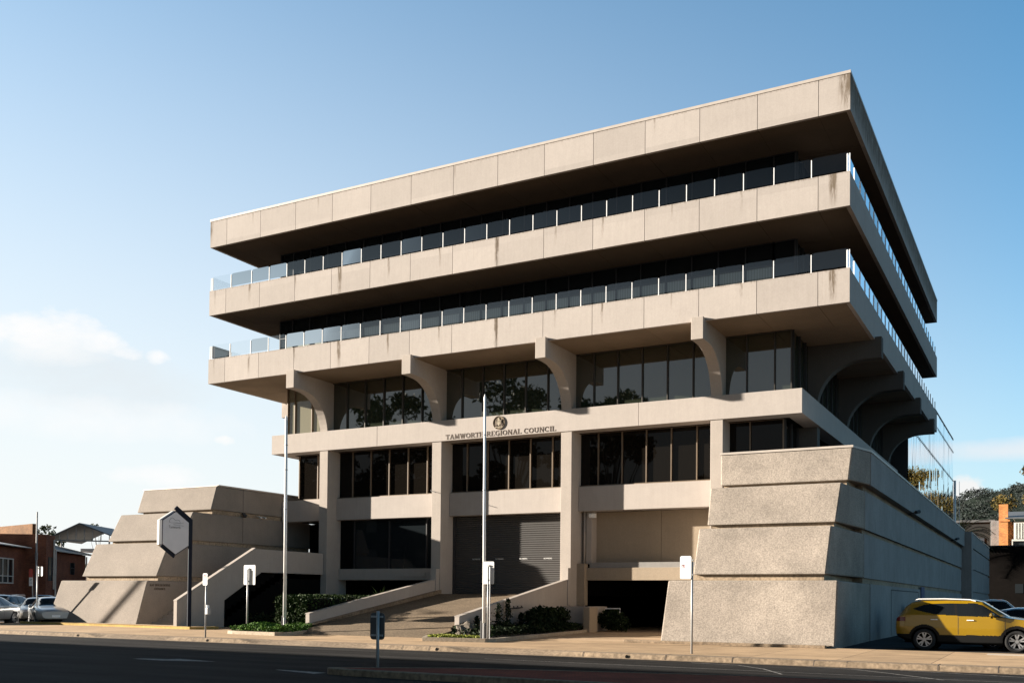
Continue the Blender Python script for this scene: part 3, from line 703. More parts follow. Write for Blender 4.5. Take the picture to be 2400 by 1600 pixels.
for y, z in ((53.6, 6.0), (77.6, 6.02)):
    s = thing('wall_light', ('nearer' if y < 60 else 'farther') + ' small black spotlight on the long shaded side wall above the cars', 'light', (-6.1, y, z))
    MB().tube((-6.35, y, z - .1), (-5.95, y, z + .02), .03).build('bracket', M['dark'], s)
    MB().tube((-5.98, y - .1, z), (-5.85, y + .18, z + .06), .09).build('lamp', M['dark'], s)
bs_ = MB().box(-6.32, -6.28, 58.8, 60.4, .9, 2.35).build('notice_board', plain('blue_notice', (.02, .035, .12), .5)); tag(bs_, 'dark blue notice board on the shaded side wall behind the yellow car', 'sign')
# lamps and cameras on the inner left wall
lf = thing('wall_light', 'small dark dome light on the sunless wall beside the entrance stairs', 'light', (-38.5, 40.5, 5.85))
MB().box(-38.60, -38.52, 40.42, 40.62, 5.9, 6.0).build('bracket', M['dark'], lf); MB().lathe([(0, -.12), (.09, -.09), (.12, 0), (.12, .06), (0, .06)], (-38.48, 40.52, 5.85), 'z', 14).build('lamp', M['dark'], lf, smooth=True)
for i, y in enumerate((41.6, 41.95)):
    s = MB().box(-38.6, -38.45, y - .03, y + .03, 5.86, 5.9).tube((-38.45, y, 5.85), (-38.2, y - .1, 5.8), .05, n=10).build('security_camera', M['signback']); tag(s, ('left' if i == 0 else 'right') + ' one of two small pale cameras high on the wall above the stairs', 'camera', 'cameras on the stair wall')

# ================================================================== STAIRS, RAMP, PLANTERS
st = thing('entrance_stairs', 'concrete entrance stairs with solid raked parapet and dark opening underneath', 'stairs', (-36.5, 36, 0))
BXR = -34.85
bal = [(32.46, -.02), (32.46, 1.23), (33.42, 1.73), (37.46, 3.84), (42.72, 3.84), (42.72, 2.69), (37.94, 2.69), (35.4, 1.28), (35.4, -.02)]
# parapet as two convex prisms joined in one mesh
pm = MB().prism([(32.46, -.02), (35.4, -.02), (35.4, 1.28), (35.4, 2.763), (32.46, 1.228)], BXR - .2, BXR, 'x')
pm.prism([(35.4, 1.28), (37.94, 2.69), (37.46, 3.84), (35.4, 2.763)], BXR - .2, BXR, 'x')
pm.prism([(37.94, 2.69), (42.72, 2.69), (42.72, 3.84), (37.46, 3.84)], BXR - .2, BXR, 'x')
pm.build('parapet', M['frame_conc'], st)
MB().hexa([(BXR - .215, 32.45, 1.235), (BXR + .012, 32.45, 1.235), (BXR + .012, 37.46, 3.848), (BXR - .215, 37.46, 3.848), (BXR - .215, 32.45, 1.28), (BXR + .012, 32.45, 1.28), (BXR + .012, 37.46, 3.893), (BXR - .215, 37.46, 3.893)]).build('parapet_capping', M['frame_conc'], st)
for i in range(16):
    y = 34.4 + .335*i; MB().box(-38.59, BXR - .21, y, 46 if i == 15 else y + .40, .175*i - (.2 if i else .05), .175*(i + 1)).build('step', M['frame_conc'], st)
MB().box(-35.30, -35.06, 35.45, 46, -.1, 2.75).build('stair_shade_panel', M['black'], st)  # added black panel standing in for the deep shade under the stairs
rampo = MB().prism([(31.0, .012), (42.7, 1.69), (44.3, 1.69), (44.3, -.1), (31.0, -.1)], -27.38, -20.26, 'x')
struct(rampo.build('ramp', M['ramp']))
struct(MB().prism([(31.0, .03), (42.7, 1.71), (42.7, 1.9), (33, .42), (32.2, .19)], -27.38, -27.2, 'x').build('ramp_kerb', M['kerb']))
def ramp_wall(xa, xb, lab, bar):
    t = thing('ramp_wall', lab, 'wall', ((xa + xb)/2, 37, 0))
    MB().prism([(32.75, -.02), (32.75, .775), (42.62, 2.43), (42.62, -.02)], xa, xb, 'x').build('wall', M['frame_conc'], t, bevel=.012, seg=1)
    MB().prism([(32.74, .782), (32.74, .80), (42.62, 2.455), (42.62, 2.437)], xa - .012, xb + .012, 'x').build('wall_capping', M['cap'], t)
    MB().box(xa - .05, xb + .05, 42.4, 42.72, 1.2, 2.96).build('end_post', M['frame_conc'], t)
ramp_wall(-27.62, -27.40, 'sloping concrete ramp wall beside the dark clipped hedge', 0)
ramp_wall(-20.25, -20.03, 'sloping concrete ramp wall beside the dark shrub bed with the rock', 0)
# low walls at the car park entry
lwb = thing('low_wall', 'low concrete return wall at the mouth of the dark car park', 'wall', (-19, 42.3, 0))
MB().box(-20.0, -18.75, 42.0, 42.22, -.02, 1.16).box(-18.97, -18.75, 42.221, 44.2, -.02, 1.16).build('wall', M['frame_conc'], lwb); MB().box(-18.72, -18.42, 41.4, 42.3, -.02, 1.13).build('end_post', M['panel'], lwb)
gt = thing('handrail', 'thin pale metal rail in front of the dark car park opening', 'rail', (-18.4, 44, 0))
MB().path([(-18.9, 44, 0), (-18.9, 44, 1.05), (-18.0, 44, 1.07), (-18.0, 44, 0)], .025).build('rail', M['steel'], gt)
# yellow kerbed island
yk = [(-42.6, 32.75), (-42.3, 32.2), (-38.0, 32.15), (-34.3, 32.0), (-33.3, 31.75), (-32.9, 32.2), (-33.2, 34.5)]
ya = MB(); ctr = []
pl = [(-46.0, 32.55), (-45.6, 32.3), (-37.0, 32.15), (-33.4, 31.85), (-32.9, 32.2), (-33.0, 33.2)]
for i, (a, b) in enumerate(zip(pl[:-1], pl[1:])):
    d = (Vector(b) - Vector(a)).normalized(); nn = Vector((-d.y, d.x)); q = [Vector(a), Vector(b), Vector(b) + nn*.16, Vector(a) + nn*.16]
    ya.hexa([(p.x, p.y, -.03) for p in q] + [(p.x, p.y, .115) for p in q])
tag(ya.build('yellow_kerb', M['yellow'], bevel=.02, seg=2), 'worn yellow painted kerb round the foot of the left buttress', 'kerb')
struct(MB().poly([(-45.9, 32.6, .10), (-45.5, 32.42, .10), (-37, 32.28, .10), (-33.5, 32.0, .10), (-33.05, 32.25, .10), (-33.1, 33.3, .10), (-45.9, 33.6, .10)]).build('island_paving', M['drive']))
wk = MB().box(-13.2, -6.3, 32.55, 32.75, -.02, .1).build('plinth_kerb', M['kerb'], bevel=.03, seg=2); tag(wk, 'low weathered concrete kerb in front of the right buttress', 'kerb')
struct(MB().poly([(-12.9, 32.75, .06), (-6.3, 32.75, .06), (-6.3, 33.6, .06), (-12.9, 33.6, .06)]).build('plinth_fill', M['kerb']))

# ------------------------------------------------------------------ foliage helpers
def leaf(mb, c, s, rnd, up=.3, asp=.55):
    n = Vector((rnd.gauss(0, 1), rnd.gauss(0, 1), rnd.gauss(up, 1))).normalized(); u = n.orthogonal().normalized(); u.rotate(Matrix.Rotation(rnd.uniform(0, 6.28), 3, n)); w = n.cross(u)
    c = Vector(c); a = u*s; b = w*s*asp
    mb.poly([c - a, c - b*1.0 + n*s*.1, c + a, c + b + n*s*.1])
def blob(mb, c, r, n, s, rnd, shell=.55):
    for _ in range(n):
        d = Vector((rnd.gauss(0, 1), rnd.gauss(0, 1), rnd.gauss(0, 1))).normalized()
        k = shell + (1 - shell)*rnd.random()
        leaf(mb, (c[0] + d.x*r[0]*k, c[1] + d.y*r[1]*k, c[2] + d.z*r[2]*k), s*rnd.uniform(.6, 1.3), rnd)
def tree(name, label, loc, h, r, mat, seed, clumps=16, leaves=130, ls=.28, trunk=.25, group=None, crown0=.35, cat='tree'):
    rnd = random.Random(seed); t = thing(name, label, cat, loc, 0, group); lm = MB(); tm = MB()
    x, y, z = loc; top = h*crown0
    p = Vector((x, y, z - .1)); q = Vector((x + rnd.uniform(-.3, .3), y + rnd.uniform(-.3, .3), z + h*.62))
    tm.tube(p, q, trunk, trunk*.45, n=9)
    for i in range(clumps):
        a = rnd.uniform(0, 2*PI); f = rnd.random()**.6; hz = rnd.uniform(top, h*.93); k = math.sin(PI*min(max((hz - top)/(h - top)*.8 + .15, 0), 1))**.6
        c = Vector((x + math.cos(a)*r*f*k, y + math.sin(a)*r*f*k, z + hz)); cr = r*rnd.uniform(.22, .42)
        b0 = p.lerp(q, min(max(hz/h*.75, .3), .98)); tm.tube(b0, b0.lerp(c, .9), trunk*.28, trunk*.08, n=6, cap=False)
        blob(lm, c, (cr, cr, cr*.72), leaves, ls, rnd, .35)
    tm.build('trunk', M['bark'], t); lm.build('crown', mat, t); return t

# planter beds
def planter(name, label, poly, kerbmat, h=.13):
    t = thing(name, label, 'planter', (poly[0][0], poly[0][1], 0)); inn = inset(poly, .16); k = MB(); n = len(poly)
    for i in range(n):
        j = (i+1) % n
        k.poly([(*poly[i], -.03), (*poly[j], -.03), (*poly[j], h), (*poly[i], h)]); k.poly([(*poly[i], h), (*poly[j], h), (*inn[j], h), (*inn[i], h)]); k.poly([(*inn[i], h), (*inn[j], h), (*inn[j], 0), (*inn[i], 0)])
    k.build('kerb', kerbmat, t)
    MB().poly([(*p, h - .04) for p in inn]).build('soil', plain('soil', (.05, .035, .025), .95), t); return t
PL1 = [(-28.65, 29.75), (-28.55, 29.45), (-28.3, 29.38), (-25.95, 29.1), (-25.75, 29.3), (-25.9, 29.9), (-27.45, 33.0), (-28.9, 33.6)]
PL2 = [(-19.15, 29.15), (-19.05, 29.0), (-17.0, 29.42), (-16.85, 29.7), (-18.4, 40.5), (-18.9, 41.9), (-20.0, 41.9), (-20.0, 33.0), (-19.9, 30.5)]
planter('planter_bed', 'kerbed planter bed covered in bright green ground cover at the foot of the left flagpole', PL1, M['planterkerb'])
planter('planter_bed', 'kerbed planter bed with rock and dark shrubs beside the right ramp wall', PL2, M['planterkerb'])
def inpoly(x, y, poly):
    c = False
    for i in range(len(poly)):
        (x1, y1), (x2, y2) = poly[i-1], poly[i]
        if (y1 > y) != (y2 > y) and x < (x2 - x1)*(y - y1)/(y2 - y1) + x1: c = not c
    return c
def cover(name, poly, n, mat, seed, hfun, s, up=1.2):
    rnd = random.Random(seed); mb = MB(); xs_ = [p[0] for p in poly]; ys_ = [p[1] for p in poly]; k = 0
    while k < n:
        x, y = rnd.uniform(min(xs_), max(xs_)), rnd.uniform(min(ys_), max(ys_))
        if inpoly(x, y, poly): leaf(mb, (x, y, .1 + rnd.random()**.6*hfun(x, y)), s*rnd.uniform(.6, 1.3), rnd, up); k += 1
    return stuff(mb.build(name, mat))
def hump(x, y): return .10 + .16*(.5 + .5*math.sin(x*3.1 + 1.3*math.sin(y*2.3)))*(.5 + .5*math.sin(y*2.2 + x)) + .06
cover('ground_cover', inset(PL1, .12), 5200, M['leaf_ground'], 11, lambda x, y: hump(x, y) + .05, .055)
cover('ground_cover', [(-20.0, 32.2), (-19.4, 31.2), (-17.4, 30.6), (-18.5, 40.3), (-18.9, 41.8), (-19.95, 41.8)], 5200, M['leaf_dark'], 12, lambda x, y: hump(x, y) + .12, .075)
cover('grass', [(-19.55, 29.75), (-19.0, 29.2), (-17.5, 29.55), (-17.4, 30.2), (-19.6, 30.7)], 1800, M['leaf_yel'], 13, lambda x, y: .09, .04)
cover('ground_cover', [(-34.3, 36), (-27.8, 33.2), (-27.8, 43.4), (-34.3, 43.4)], 2500, M['leaf_dark'], 14, lambda x, y: .5 + .6*(y - 36)/7, .11)
# hedge beside the ramp
hg = thing('hedge', 'dark clipped hedge with a leafy sunlit end beside the left ramp wall', 'hedge', (-28.6, 36, 0))
hm = MB(); rnd = random.Random(5)
for _ in range(9000):
    f = rnd.random()
    x, y, z = rnd.uniform(-29.45, -27.75), rnd.uniform(32.9, 41.5), rnd.uniform(.12, 1.55)
    face = rnd.random()
    if face < .30: y = 32.9 + abs(rnd.gauss(0, .1))
    elif face < .55: z = 1.55 + rnd.gauss(0, .05)
    elif face < .8: x = -29.45 + rnd.gauss(0, .06)
    else: x = -27.75 + rnd.gauss(0, .04)
    r = .35; ex_ = max(0, (z - (1.55 - r))/r); ey = max(0, (32.9 + r - y)/r); e = math.hypot(ex_, ey)
    if e > 1: z -= (e - 1)*.25; y += (e - 1)*.25
    leaf(hm, (x, y, z), rnd.uniform(.035, .075), rnd, .5)
hm.build('foliage', M['leaf_hedge'], hg); MB().box(-29.3, -27.85, 33.15, 41.4, .0, 1.40).build('hedge_core', M['black'], hg, bevel=.2, seg=2)
def shrub(label, c, r, n, s, mat, seed, name='shrub'):
    t = thing(name, label, 'shrub', (c[0], c[1], 0)); mb = MB(); rnd = random.Random(seed)
    for _ in range(7):
        o = (c[0] + rnd.uniform(-.5, .5)*r[0], c[1] + rnd.uniform(-.5, .5)*r[1], c[2] + rnd.uniform(-.3, .35)*r[2]); blob(mb, o, (r[0]*.6, r[1]*.6, r[2]*.62), n//7, s, rnd, .6)
    mb.build('foliage', mat, t)
    MB().tube((c[0], c[1], .05), (c[0], c[1], c[2]), .05).build('stem', M['bark'], t); return t
shrub('large dark rounded shrub beside the right ramp wall', (-19.1, 38.4, .62), (.8, 2.1, .62), 4200, .085, M['leaf_dark'], 21)
shrub('dark rounded shrub in front of the car park opening', (-17.9, 43.2, .55), (.85, .7, .62), 1500, .075, M['leaf_dark'], 22)
for i, (x, y, h, lab) in enumerate(((-19.75, 33.6, .75, 'shortest narrow dark plant against the right ramp wall near the rock'), (-19.6, 34.1, .85, 'narrow dark plant against the right ramp wall between its neighbours'), (-19.35, 34.6, 1.25, 'tall narrow dark plant just behind the right flagpole'), (-19.8, 36.2, 1.45, 'tallest narrow climbing plant on the right ramp wall'), (-19.7, 37.2, .85, 'low tufted plant between the climber and the big round shrub'))):
    t = thing('narrow_plant', lab, 'plant', (x, y, 0), 0, 'narrow plants along the ramp wall'); mb = MB(); rr_ = random.Random(40+i)
    for _ in range(420):
        f = rr_.random(); z = .05 + f*h; w = .17*(1 - f)**.6 + .03; leaf(mb, (x + rr_.gauss(0, w*.6), y + rr_.gauss(0, w*.6), z), rr_.uniform(.035, .07), rr_, .5)
    mb.build('foliage', M['leaf_dark'], t); MB().tube((x, y, 0), (x, y, h*.8), .015).build('stem', M['bark'], t)
def spiky(label, c, n, ln, mat, seed):
    t = thing('spiky_plant', label, 'plant', c); mb = MB(); rnd = random.Random(seed)
    for i in range(n):
        a = rnd.uniform(0, 2*PI); el = rnd.uniform(.4, 1.3); l = ln*rnd.uniform(.6, 1); d = Vector((math.cos(a)*math.cos(el), math.sin(a)*math.cos(el), math.sin(el))); s = Vector((-math.sin(a), math.cos(a), 0))*.035
        b = Vector(c); m = b + d*l*.55; e = b + d*l - Vector((0, 0, l*.12)); mb.poly([b - s*.6, b + s*.6, m + s, m - s]); mb.poly([m - s, m + s, e])
    mb.build('leaves', mat, t)
spiky('small bright green spiky plant near the foot of the right flagpole', (-17.75, 31.2, .1), 16, .6, M['leaf_ground'], 3)
spiky('dark spiky plant rising behind the left ramp wall', (-28.0, 38.6, 1.35), 22, 1.0, M['leaf_hedge'], 4)
spiky('low bright spiky plant leaning over the left ramp wall', (-28.0, 37.0, 1.15), 16, .7, M['leaf_hedge'], 6)
# rock
rk = MB(); rb = bmesh.new(); bmesh.ops.create_icosphere(rb, subdivisions=3, radius=1)
rr = random.Random(9)
for v in rb.verts:
    q = v.co.copy(); k = 1 + .16*math.sin(q.x*4 + 1)*math.sin(q.y*5 + 2) + .12*math.sin(q.z*7 + q.x*3); v.co = Vector((q.x*.42*k, q.y*.3*k, (q.z*.36 - q.x*.06)*k))
bmr = bpy.data.meshes.new('rock'); rb.to_mesh(bmr); rb.free(); bmr.materials.append(M['rock'])
ro = bpy.data.objects.new('rock', bmr); COL.objects.link(ro); ro.location = (-19.0, 31.6, .22); tag(ro, 'grey brown rock in the planter bed by the right ramp wall', 'rock')
pp = MB().path([(-19.9, 36.6, .7), (-19.9, 36.6, 1.08), (-19.9, 37.7, 1.12)], .03); pp.path([(-19.9, 36.9, 1.09), (-19.9, 36.9, 1.18)], .03).path([(-19.9, 37.25, 1.1), (-19.9, 37.25, 1.19)], .03).path([(-19.9, 37.6, 1.12), (-19.9, 37.6, 1.2)], .03)
tag(pp.build('water_pipe', M['dark']), 'dark water pipe with small taps on the right ramp wall', 'pipe')
pot = MB().box(-18.55, -17.9, 31.0, 31.6, .08, .135).build('stone_pad', plain('pale_stone', (.20, .19, .175), .9)); tag(pot, 'pale flat stone in the planter bed beside the spiky plant', 'stone')

# ================================================================== FLAGPOLES AND SIGNS
def flagpole(lab, x, y, zt, zb, r, seams, plate):
    t = thing('flagpole', lab, 'flagpole', (x, y, 0), 0, 'flagpoles in front of the council building')
    MB().tube((x, y, zb + .55), (x - .05, y, zt - .25), r, r*.72, n=16).build('pole', M['polewhite'], t, smooth=True)
    MB().lathe([(r*.72, 0), (r*.72, .12), (r*.3, .22), (0, .25)], (x - .05, y, zt - .25), 'z', 14).build('pole_cap', M['polewhite'], t, smooth=True)
    MB().tube((x, y, zb), (x, y, zb + .56), r*.8, n=14).build('base_tube', M['galv'], t); MB().box(x - r*2.1, x - r*1.05, y - .05, y + .05, zb, zb + .62).box(x + r*1.05, x + r*1.3, y - .05, y + .05, zb, zb + .45).build('hinge_plate', M['dark'], t)
    sm = MB()
    for z in seams: sm.tube((x - .05*(z/zt), y, z), (x - .05*(z/zt), y, z + .03), r*1.0, n=16)
    sm.build('seam', M['galv'], t)
    if plate: MB().box(x - .2, x + .2, y - .2, y + .2, zb + .02, zb + .06).build('base_plate', M['galv'], t)
flagpole('white flagpole standing in the bright green ground cover left of the ramp', -27.22, 31.0, 8.84, .1, .072, (5.0, 6.6, 7.6), True)
flagpole('white flagpole in front of the council lettering and roller door', -17.13, 29.62, 8.54, .1, .058, (5.2, 7.1), False)
def parking_sign(lab, x, y, ztop, plate, zoff, ph, pole_r=.028, face='front', printed=(), group=None, base=0, flat_back=False, psh=0):
    """plate (x0,x1,z0,z1) relative to x; pole with clamps"""
    t = thing('parking_sign', lab, 'sign', (x, y, base), 0, group)
    MB().tube((x, y, base - .05), (x, y, ztop), pole_r, n=12).build('pole', M['galv'], t, smooth=True)
    x0, x1, z0, z1 = plate; yp = y - .05 if face == 'front' else y + .05
    c = .04; pts = [(x0 + c, z0), (x1 - c, z0), (x1 - c*.3, z0 + c*.3), (x1, z0 + c), (x1, z1 - c), (x1 - c*.3, z1 - c*.3), (x1 - c, z1), (x0 + c, z1), (x0 + c*.3, z1 - c*.3), (x0, z1 - c), (x0, z0 + c), (x0 + c*.3, z0 + c*.3)]
    p = MB().prism([(x + a, b) for a, b in pts], yp - .006, yp + .006, 'y').build('sign_plate', M['white'] if face == 'front' else M['signback'], t)
    cm = MB()
    for z in (z0 + (z1 - z0)*.18, z0 + (z1 - z0)*.82): cm.box(x - pole_r*1.5, x + pole_r*1.5, min(y, yp) , max(y, yp) + (0 if face == 'front' else -.007), z - .02, z + .02)
    cm.build('clamp', M['galv'], t)
    return t, p
def ringmark(par, x, y, z, r, mat, w=.014):
    mb = MB(); n = 28
    for i in range(n):
        a, b = 2*PI*i/n, 2*PI*(i+1)/n
        mb.poly([(x + r*math.cos(a), y, z + r*math.sin(a)), (x + r*math.cos(b), y, z + r*math.sin(b)), (x + (r-w)*math.cos(b), y, z + (r-w)*math.sin(b)), (x + (r-w)*math.cos(a), y, z + (r-w)*math.sin(a))])
    k = r*.7; d = Vector((1, -1)).normalized(); nn = Vector((1, 1)).normalized()*w*.5
    mb.poly([(x - k + nn.x, y, z + k + nn.y), (x + k + nn.x, y, z - k + nn.y), (x + k - nn.x, y, z - k - nn.y), (x - k - nn.x, y, z + k - nn.y)])
    return mb.build('prohibition_ring', mat, par)
def tx(par, top, body, size, mat, x, y, z, w=None): return text_obj('lettering', body, size, mat, par, Vector((x, y, z)) - Vector(top.location), (PI/2, 0, 0), .0005, w)
t, p = parking_sign('slim white no parking sign on a thin kerbside pole carrying a small meter box', -26.53, 25.95 + .1, 2.26, (-.11, .11, 1.86, 2.29), 0, 0)
yf = 26.05 - .058
tx(p, t, 'P', .16, M['print'], -26.53, yf, 2.17); ringmark(p, -26.53, yf - .001, 2.17, .085, M['red'])
tx(p, t, 'AUP', .05, M['print'], -26.53, yf, 1.90); MB().box(-26.62, -26.44, yf - .001, yf, 2.02, 2.03).build('printed_line', M['red'], p)
mt_ = thing('meter_box', 'small grey box strapped to the slim no parking pole', 'box', (-26.45, 26.05, .9))
MB().box(-26.50, -26.36, 25.98, 26.12, .82, 1.06).build('box', M['galv'], mt_, bevel=.02); MB().tube((-26.43, 26.05, 1.06), (-26.43, 26.05, 1.16), .05).build('cap', M['steel'], mt_)
t, p = parking_sign('blank rear of a rounded sign standing in the left planter bed', -28.76, 30.5, 2.58, (-.26, .36, 1.955, 2.755), 0, 0, .034, 'back', base=.1)
t, p = parking_sign('blank bright rear of a rounded sign overlapping the right flagpole', -16.88, 29.44, 2.575, (-.25, .20, 1.98, 2.75), 0, 0, .03, 'back', base=.05)
MB().tube((-16.80, 29.44, .1), (-16.80, 29.44, 2.55), .018).build('pole', M['galv'], t)
t, p = parking_sign('white parking sign on a tall pole in front of the right buttress', -8.86, 26.95, 2.57, (-.335, -.008, 2.095, 2.735), 0, 0, .030)
yf = 26.95 - .058
tx(p, t, 'P', .11, M['print'], -9.10, yf, 2.45); ringmark(p, -9.11, yf - .001, 2.45, .055, plain('faded_red', (.62, .33, .36), .6), .010)
fade = plain('faded_print', (.60, .60, .60), .6)
tx(p, t, '2', .09, M['red'], -9.10, yf, 2.455); tx(p, t, 'NO PARKING', .035, fade, -9.03, yf, 2.56, .2); tx(p, t, 'TICKET', .03, fade, -9.07, yf, 2.135, .1)
# sign with its back to us on the median
mdn = thing('median_sign', 'dark rear of a road sign on a short post on the red paved median', 'sign', (-12.72, 17.45, 0))
MB().tube((-12.72, 17.45, -.02), (-12.72, 17.45, 1.2), .034, n=14).build('pole', M['galv'], mdn, smooth=True)
pts = []
for cx_, cz, a0 in ((.06, -.06, 0), (-.06, -.06, 90), (-.06, .06, 180), (.06, .06, 270)):
    pass
x0, x1, z0, z1, c = -12.965, -12.59, .585, 1.165, .07
pts = [(x0 + c, z0), (x1 - c, z0), (x1 - c*.3, z0 + c*.3), (x1, z0 + c), (x1, z1 - c), (x1 - c*.3, z1 - c*.3), (x1 - c, z1), (x0 + c, z1), (x0 + c*.3, z1 - c*.3), (x0, z1 - c), (x0, z0 + c), (x0 + c*.3, z0 + c*.3)]
MB().prism(pts, 17.505, 17.52, 'y').build('sign_plate', plain('shaded_sign_back', (.06, .06, .062), .6), mdn)  # shade on the sign's rear is put into its dark colour
MB().box(-12.93, -12.62, 17.478, 17.504, .66, .70).box(-12.93, -12.62, 17.478, 17.504, 1.06, 1.10).build('clamp', M['galv'], mdn)
# hexagonal visitor sign (faces along the street)
hx = thing('hexagonal_sign', 'tall hexagonal council sign on a dark navy post by the stairs', 'sign', (-33.6, 32.05, .1))
hexp = [(30.41, 3.68), (31.17, 3.24), (31.94, 3.67), (31.94, 4.73), (31.17, 5.18), (30.41, 4.73)]
def hexs(s): 
    cy, cz = 31.17, 4.21; return [(cy + (a - cy)*s, cz + (b - cz)*s) for a, b in hexp]
MB().prism(hexs(1.0), -33.78, -33.612, 'x').build('sign_edge', M['navy'], hx)
MB().prism(hexs(.955), -33.611, -33.600, 'x').build('sign_face', M['hexface'], hx)
MB().prism(hexs(1.004), -33.90, -33.781, 'x').build('sign_back', M['signback'], hx)
MB().prism([(31.945, .0), (32.15, .0), (32.15, 4.86), (31.25, 5.40), (31.10, 5.26), (31.945, 4.74)], -33.67, -33.62, 'x').build('pole', M['navy'], hx)
MB().prism([(30.41, 3.66), (31.17, 3.22), (31.10, 3.12), (30.35, 3.58)], -33.67, -33.62, 'x').build('lower_blade', M['navy'], hx)
text_obj('lettering', 'Tamworth', .17, M['print'], hx, Vector((-33.597, 31.10, 4.455)) - Vector(hx.location), (PI/2, 0, PI/2), .0005, .66)
lg = MB(); cv = [(30.79, 4.67), (30.82, 4.75), (30.88, 4.83), (30.95, 4.86), (31.02, 4.84), (31.10, 4.78), (31.16, 4.765), (31.22, 4.785), (31.30, 4.79), (31.37, 4.76), (31.42, 4.68)]
for a, b in zip(cv[:-1], cv[1:]): lg.tube((-33.597, *a), (-33.597, *b), .007, n=5)
for cv in ([(30.78, 4.66), (30.95, 4.64), (31.2, 4.665), (31.42, 4.65), (31.62, 4.685)], [(31.02, 4.59), (31.2, 4.63), (31.45, 4.635)], [(31.05, 4.555), (31.3, 4.56), (31.62, 4.545)]):
    for a, b in zip(cv[:-1], cv[1:]): lg.tube((-33.597, *a), (-33.597, *b), .005, n=5)
lg.build('hill_logo', M['print'], hx)
# sign pole at the left end of the buttress, red topped sign in the car park, street lamp outside the view
t, p = parking_sign('tall pole with a grey sign plate at the outer foot of the left buttress', -45.32, 33.0, 2.92, (-.02, .34, 2.40, 2.88), 0, 0, .03, 'back', base=.08)
rs = thing('parking_sign', 'narrow red topped white parking sign in the left car park', 'sign', (-56.8, 41, 0))
MB().tube((-56.62, 41, -.05), (-56.85, 41, 3.0), .035).build('pole', M['galv'], rs)
MB().box(-57.05, -56.72, 40.94, 40.96, 2.55, 3.05).box(-56.96, -56.82, 40.94, 40.96, 3.05, 3.10).build('red_plate', M['red'], rs); w_ = MB().box(-57.03, -56.70, 40.94, 40.96, 2.0, 2.54).build('white_plate', M['white'], rs)
text_obj('lettering', '1P', .16, M['print'], w_, Vector((-56.86, 40.935, 2.38)) - Vector(rs.location), (PI/2, 0, 0), .001)
text_obj('lettering', 'TICKET', .07, M['print'], w_, Vector((-56.86, 40.935, 2.18)) - Vector(rs.location), (PI/2, 0, 0), .001)
sl = thing('street_lamp', 'tall grey street lamp post on the far left kerb', 'street lamp', (-60.1, 27.0, 0))
MB().tube((-60.1, 27.0, -.1), (-60.1, 27.0, 10), .11, .08, n=14).build('pole', M['galv'], sl); MB().tube((-60.1, 27.0, 9.9), (-60.1, 24.6, 10.4), .05).build('arm', M['galv'], sl); MB().box(-60.25, -59.95, 24.0, 24.8, 10.35, 10.5).build('lamp', M['signback'], sl)
fr = thing('flagpole', 'white pole with thin cable standing at the far corner of the mirror glass block', 'flagpole', (-9.2, 117.5, 0))
MB().tube((-9.2, 117.5, 0), (-9.2, 117.5, 14.7), .14, .12, n=12).build('pole', M['polewhite'], fr, smooth=True); MB().tube((-8.75, 117.5, 9), (-8.75, 117.5, 14.6), .02).build('cable', M['steel'], fr)

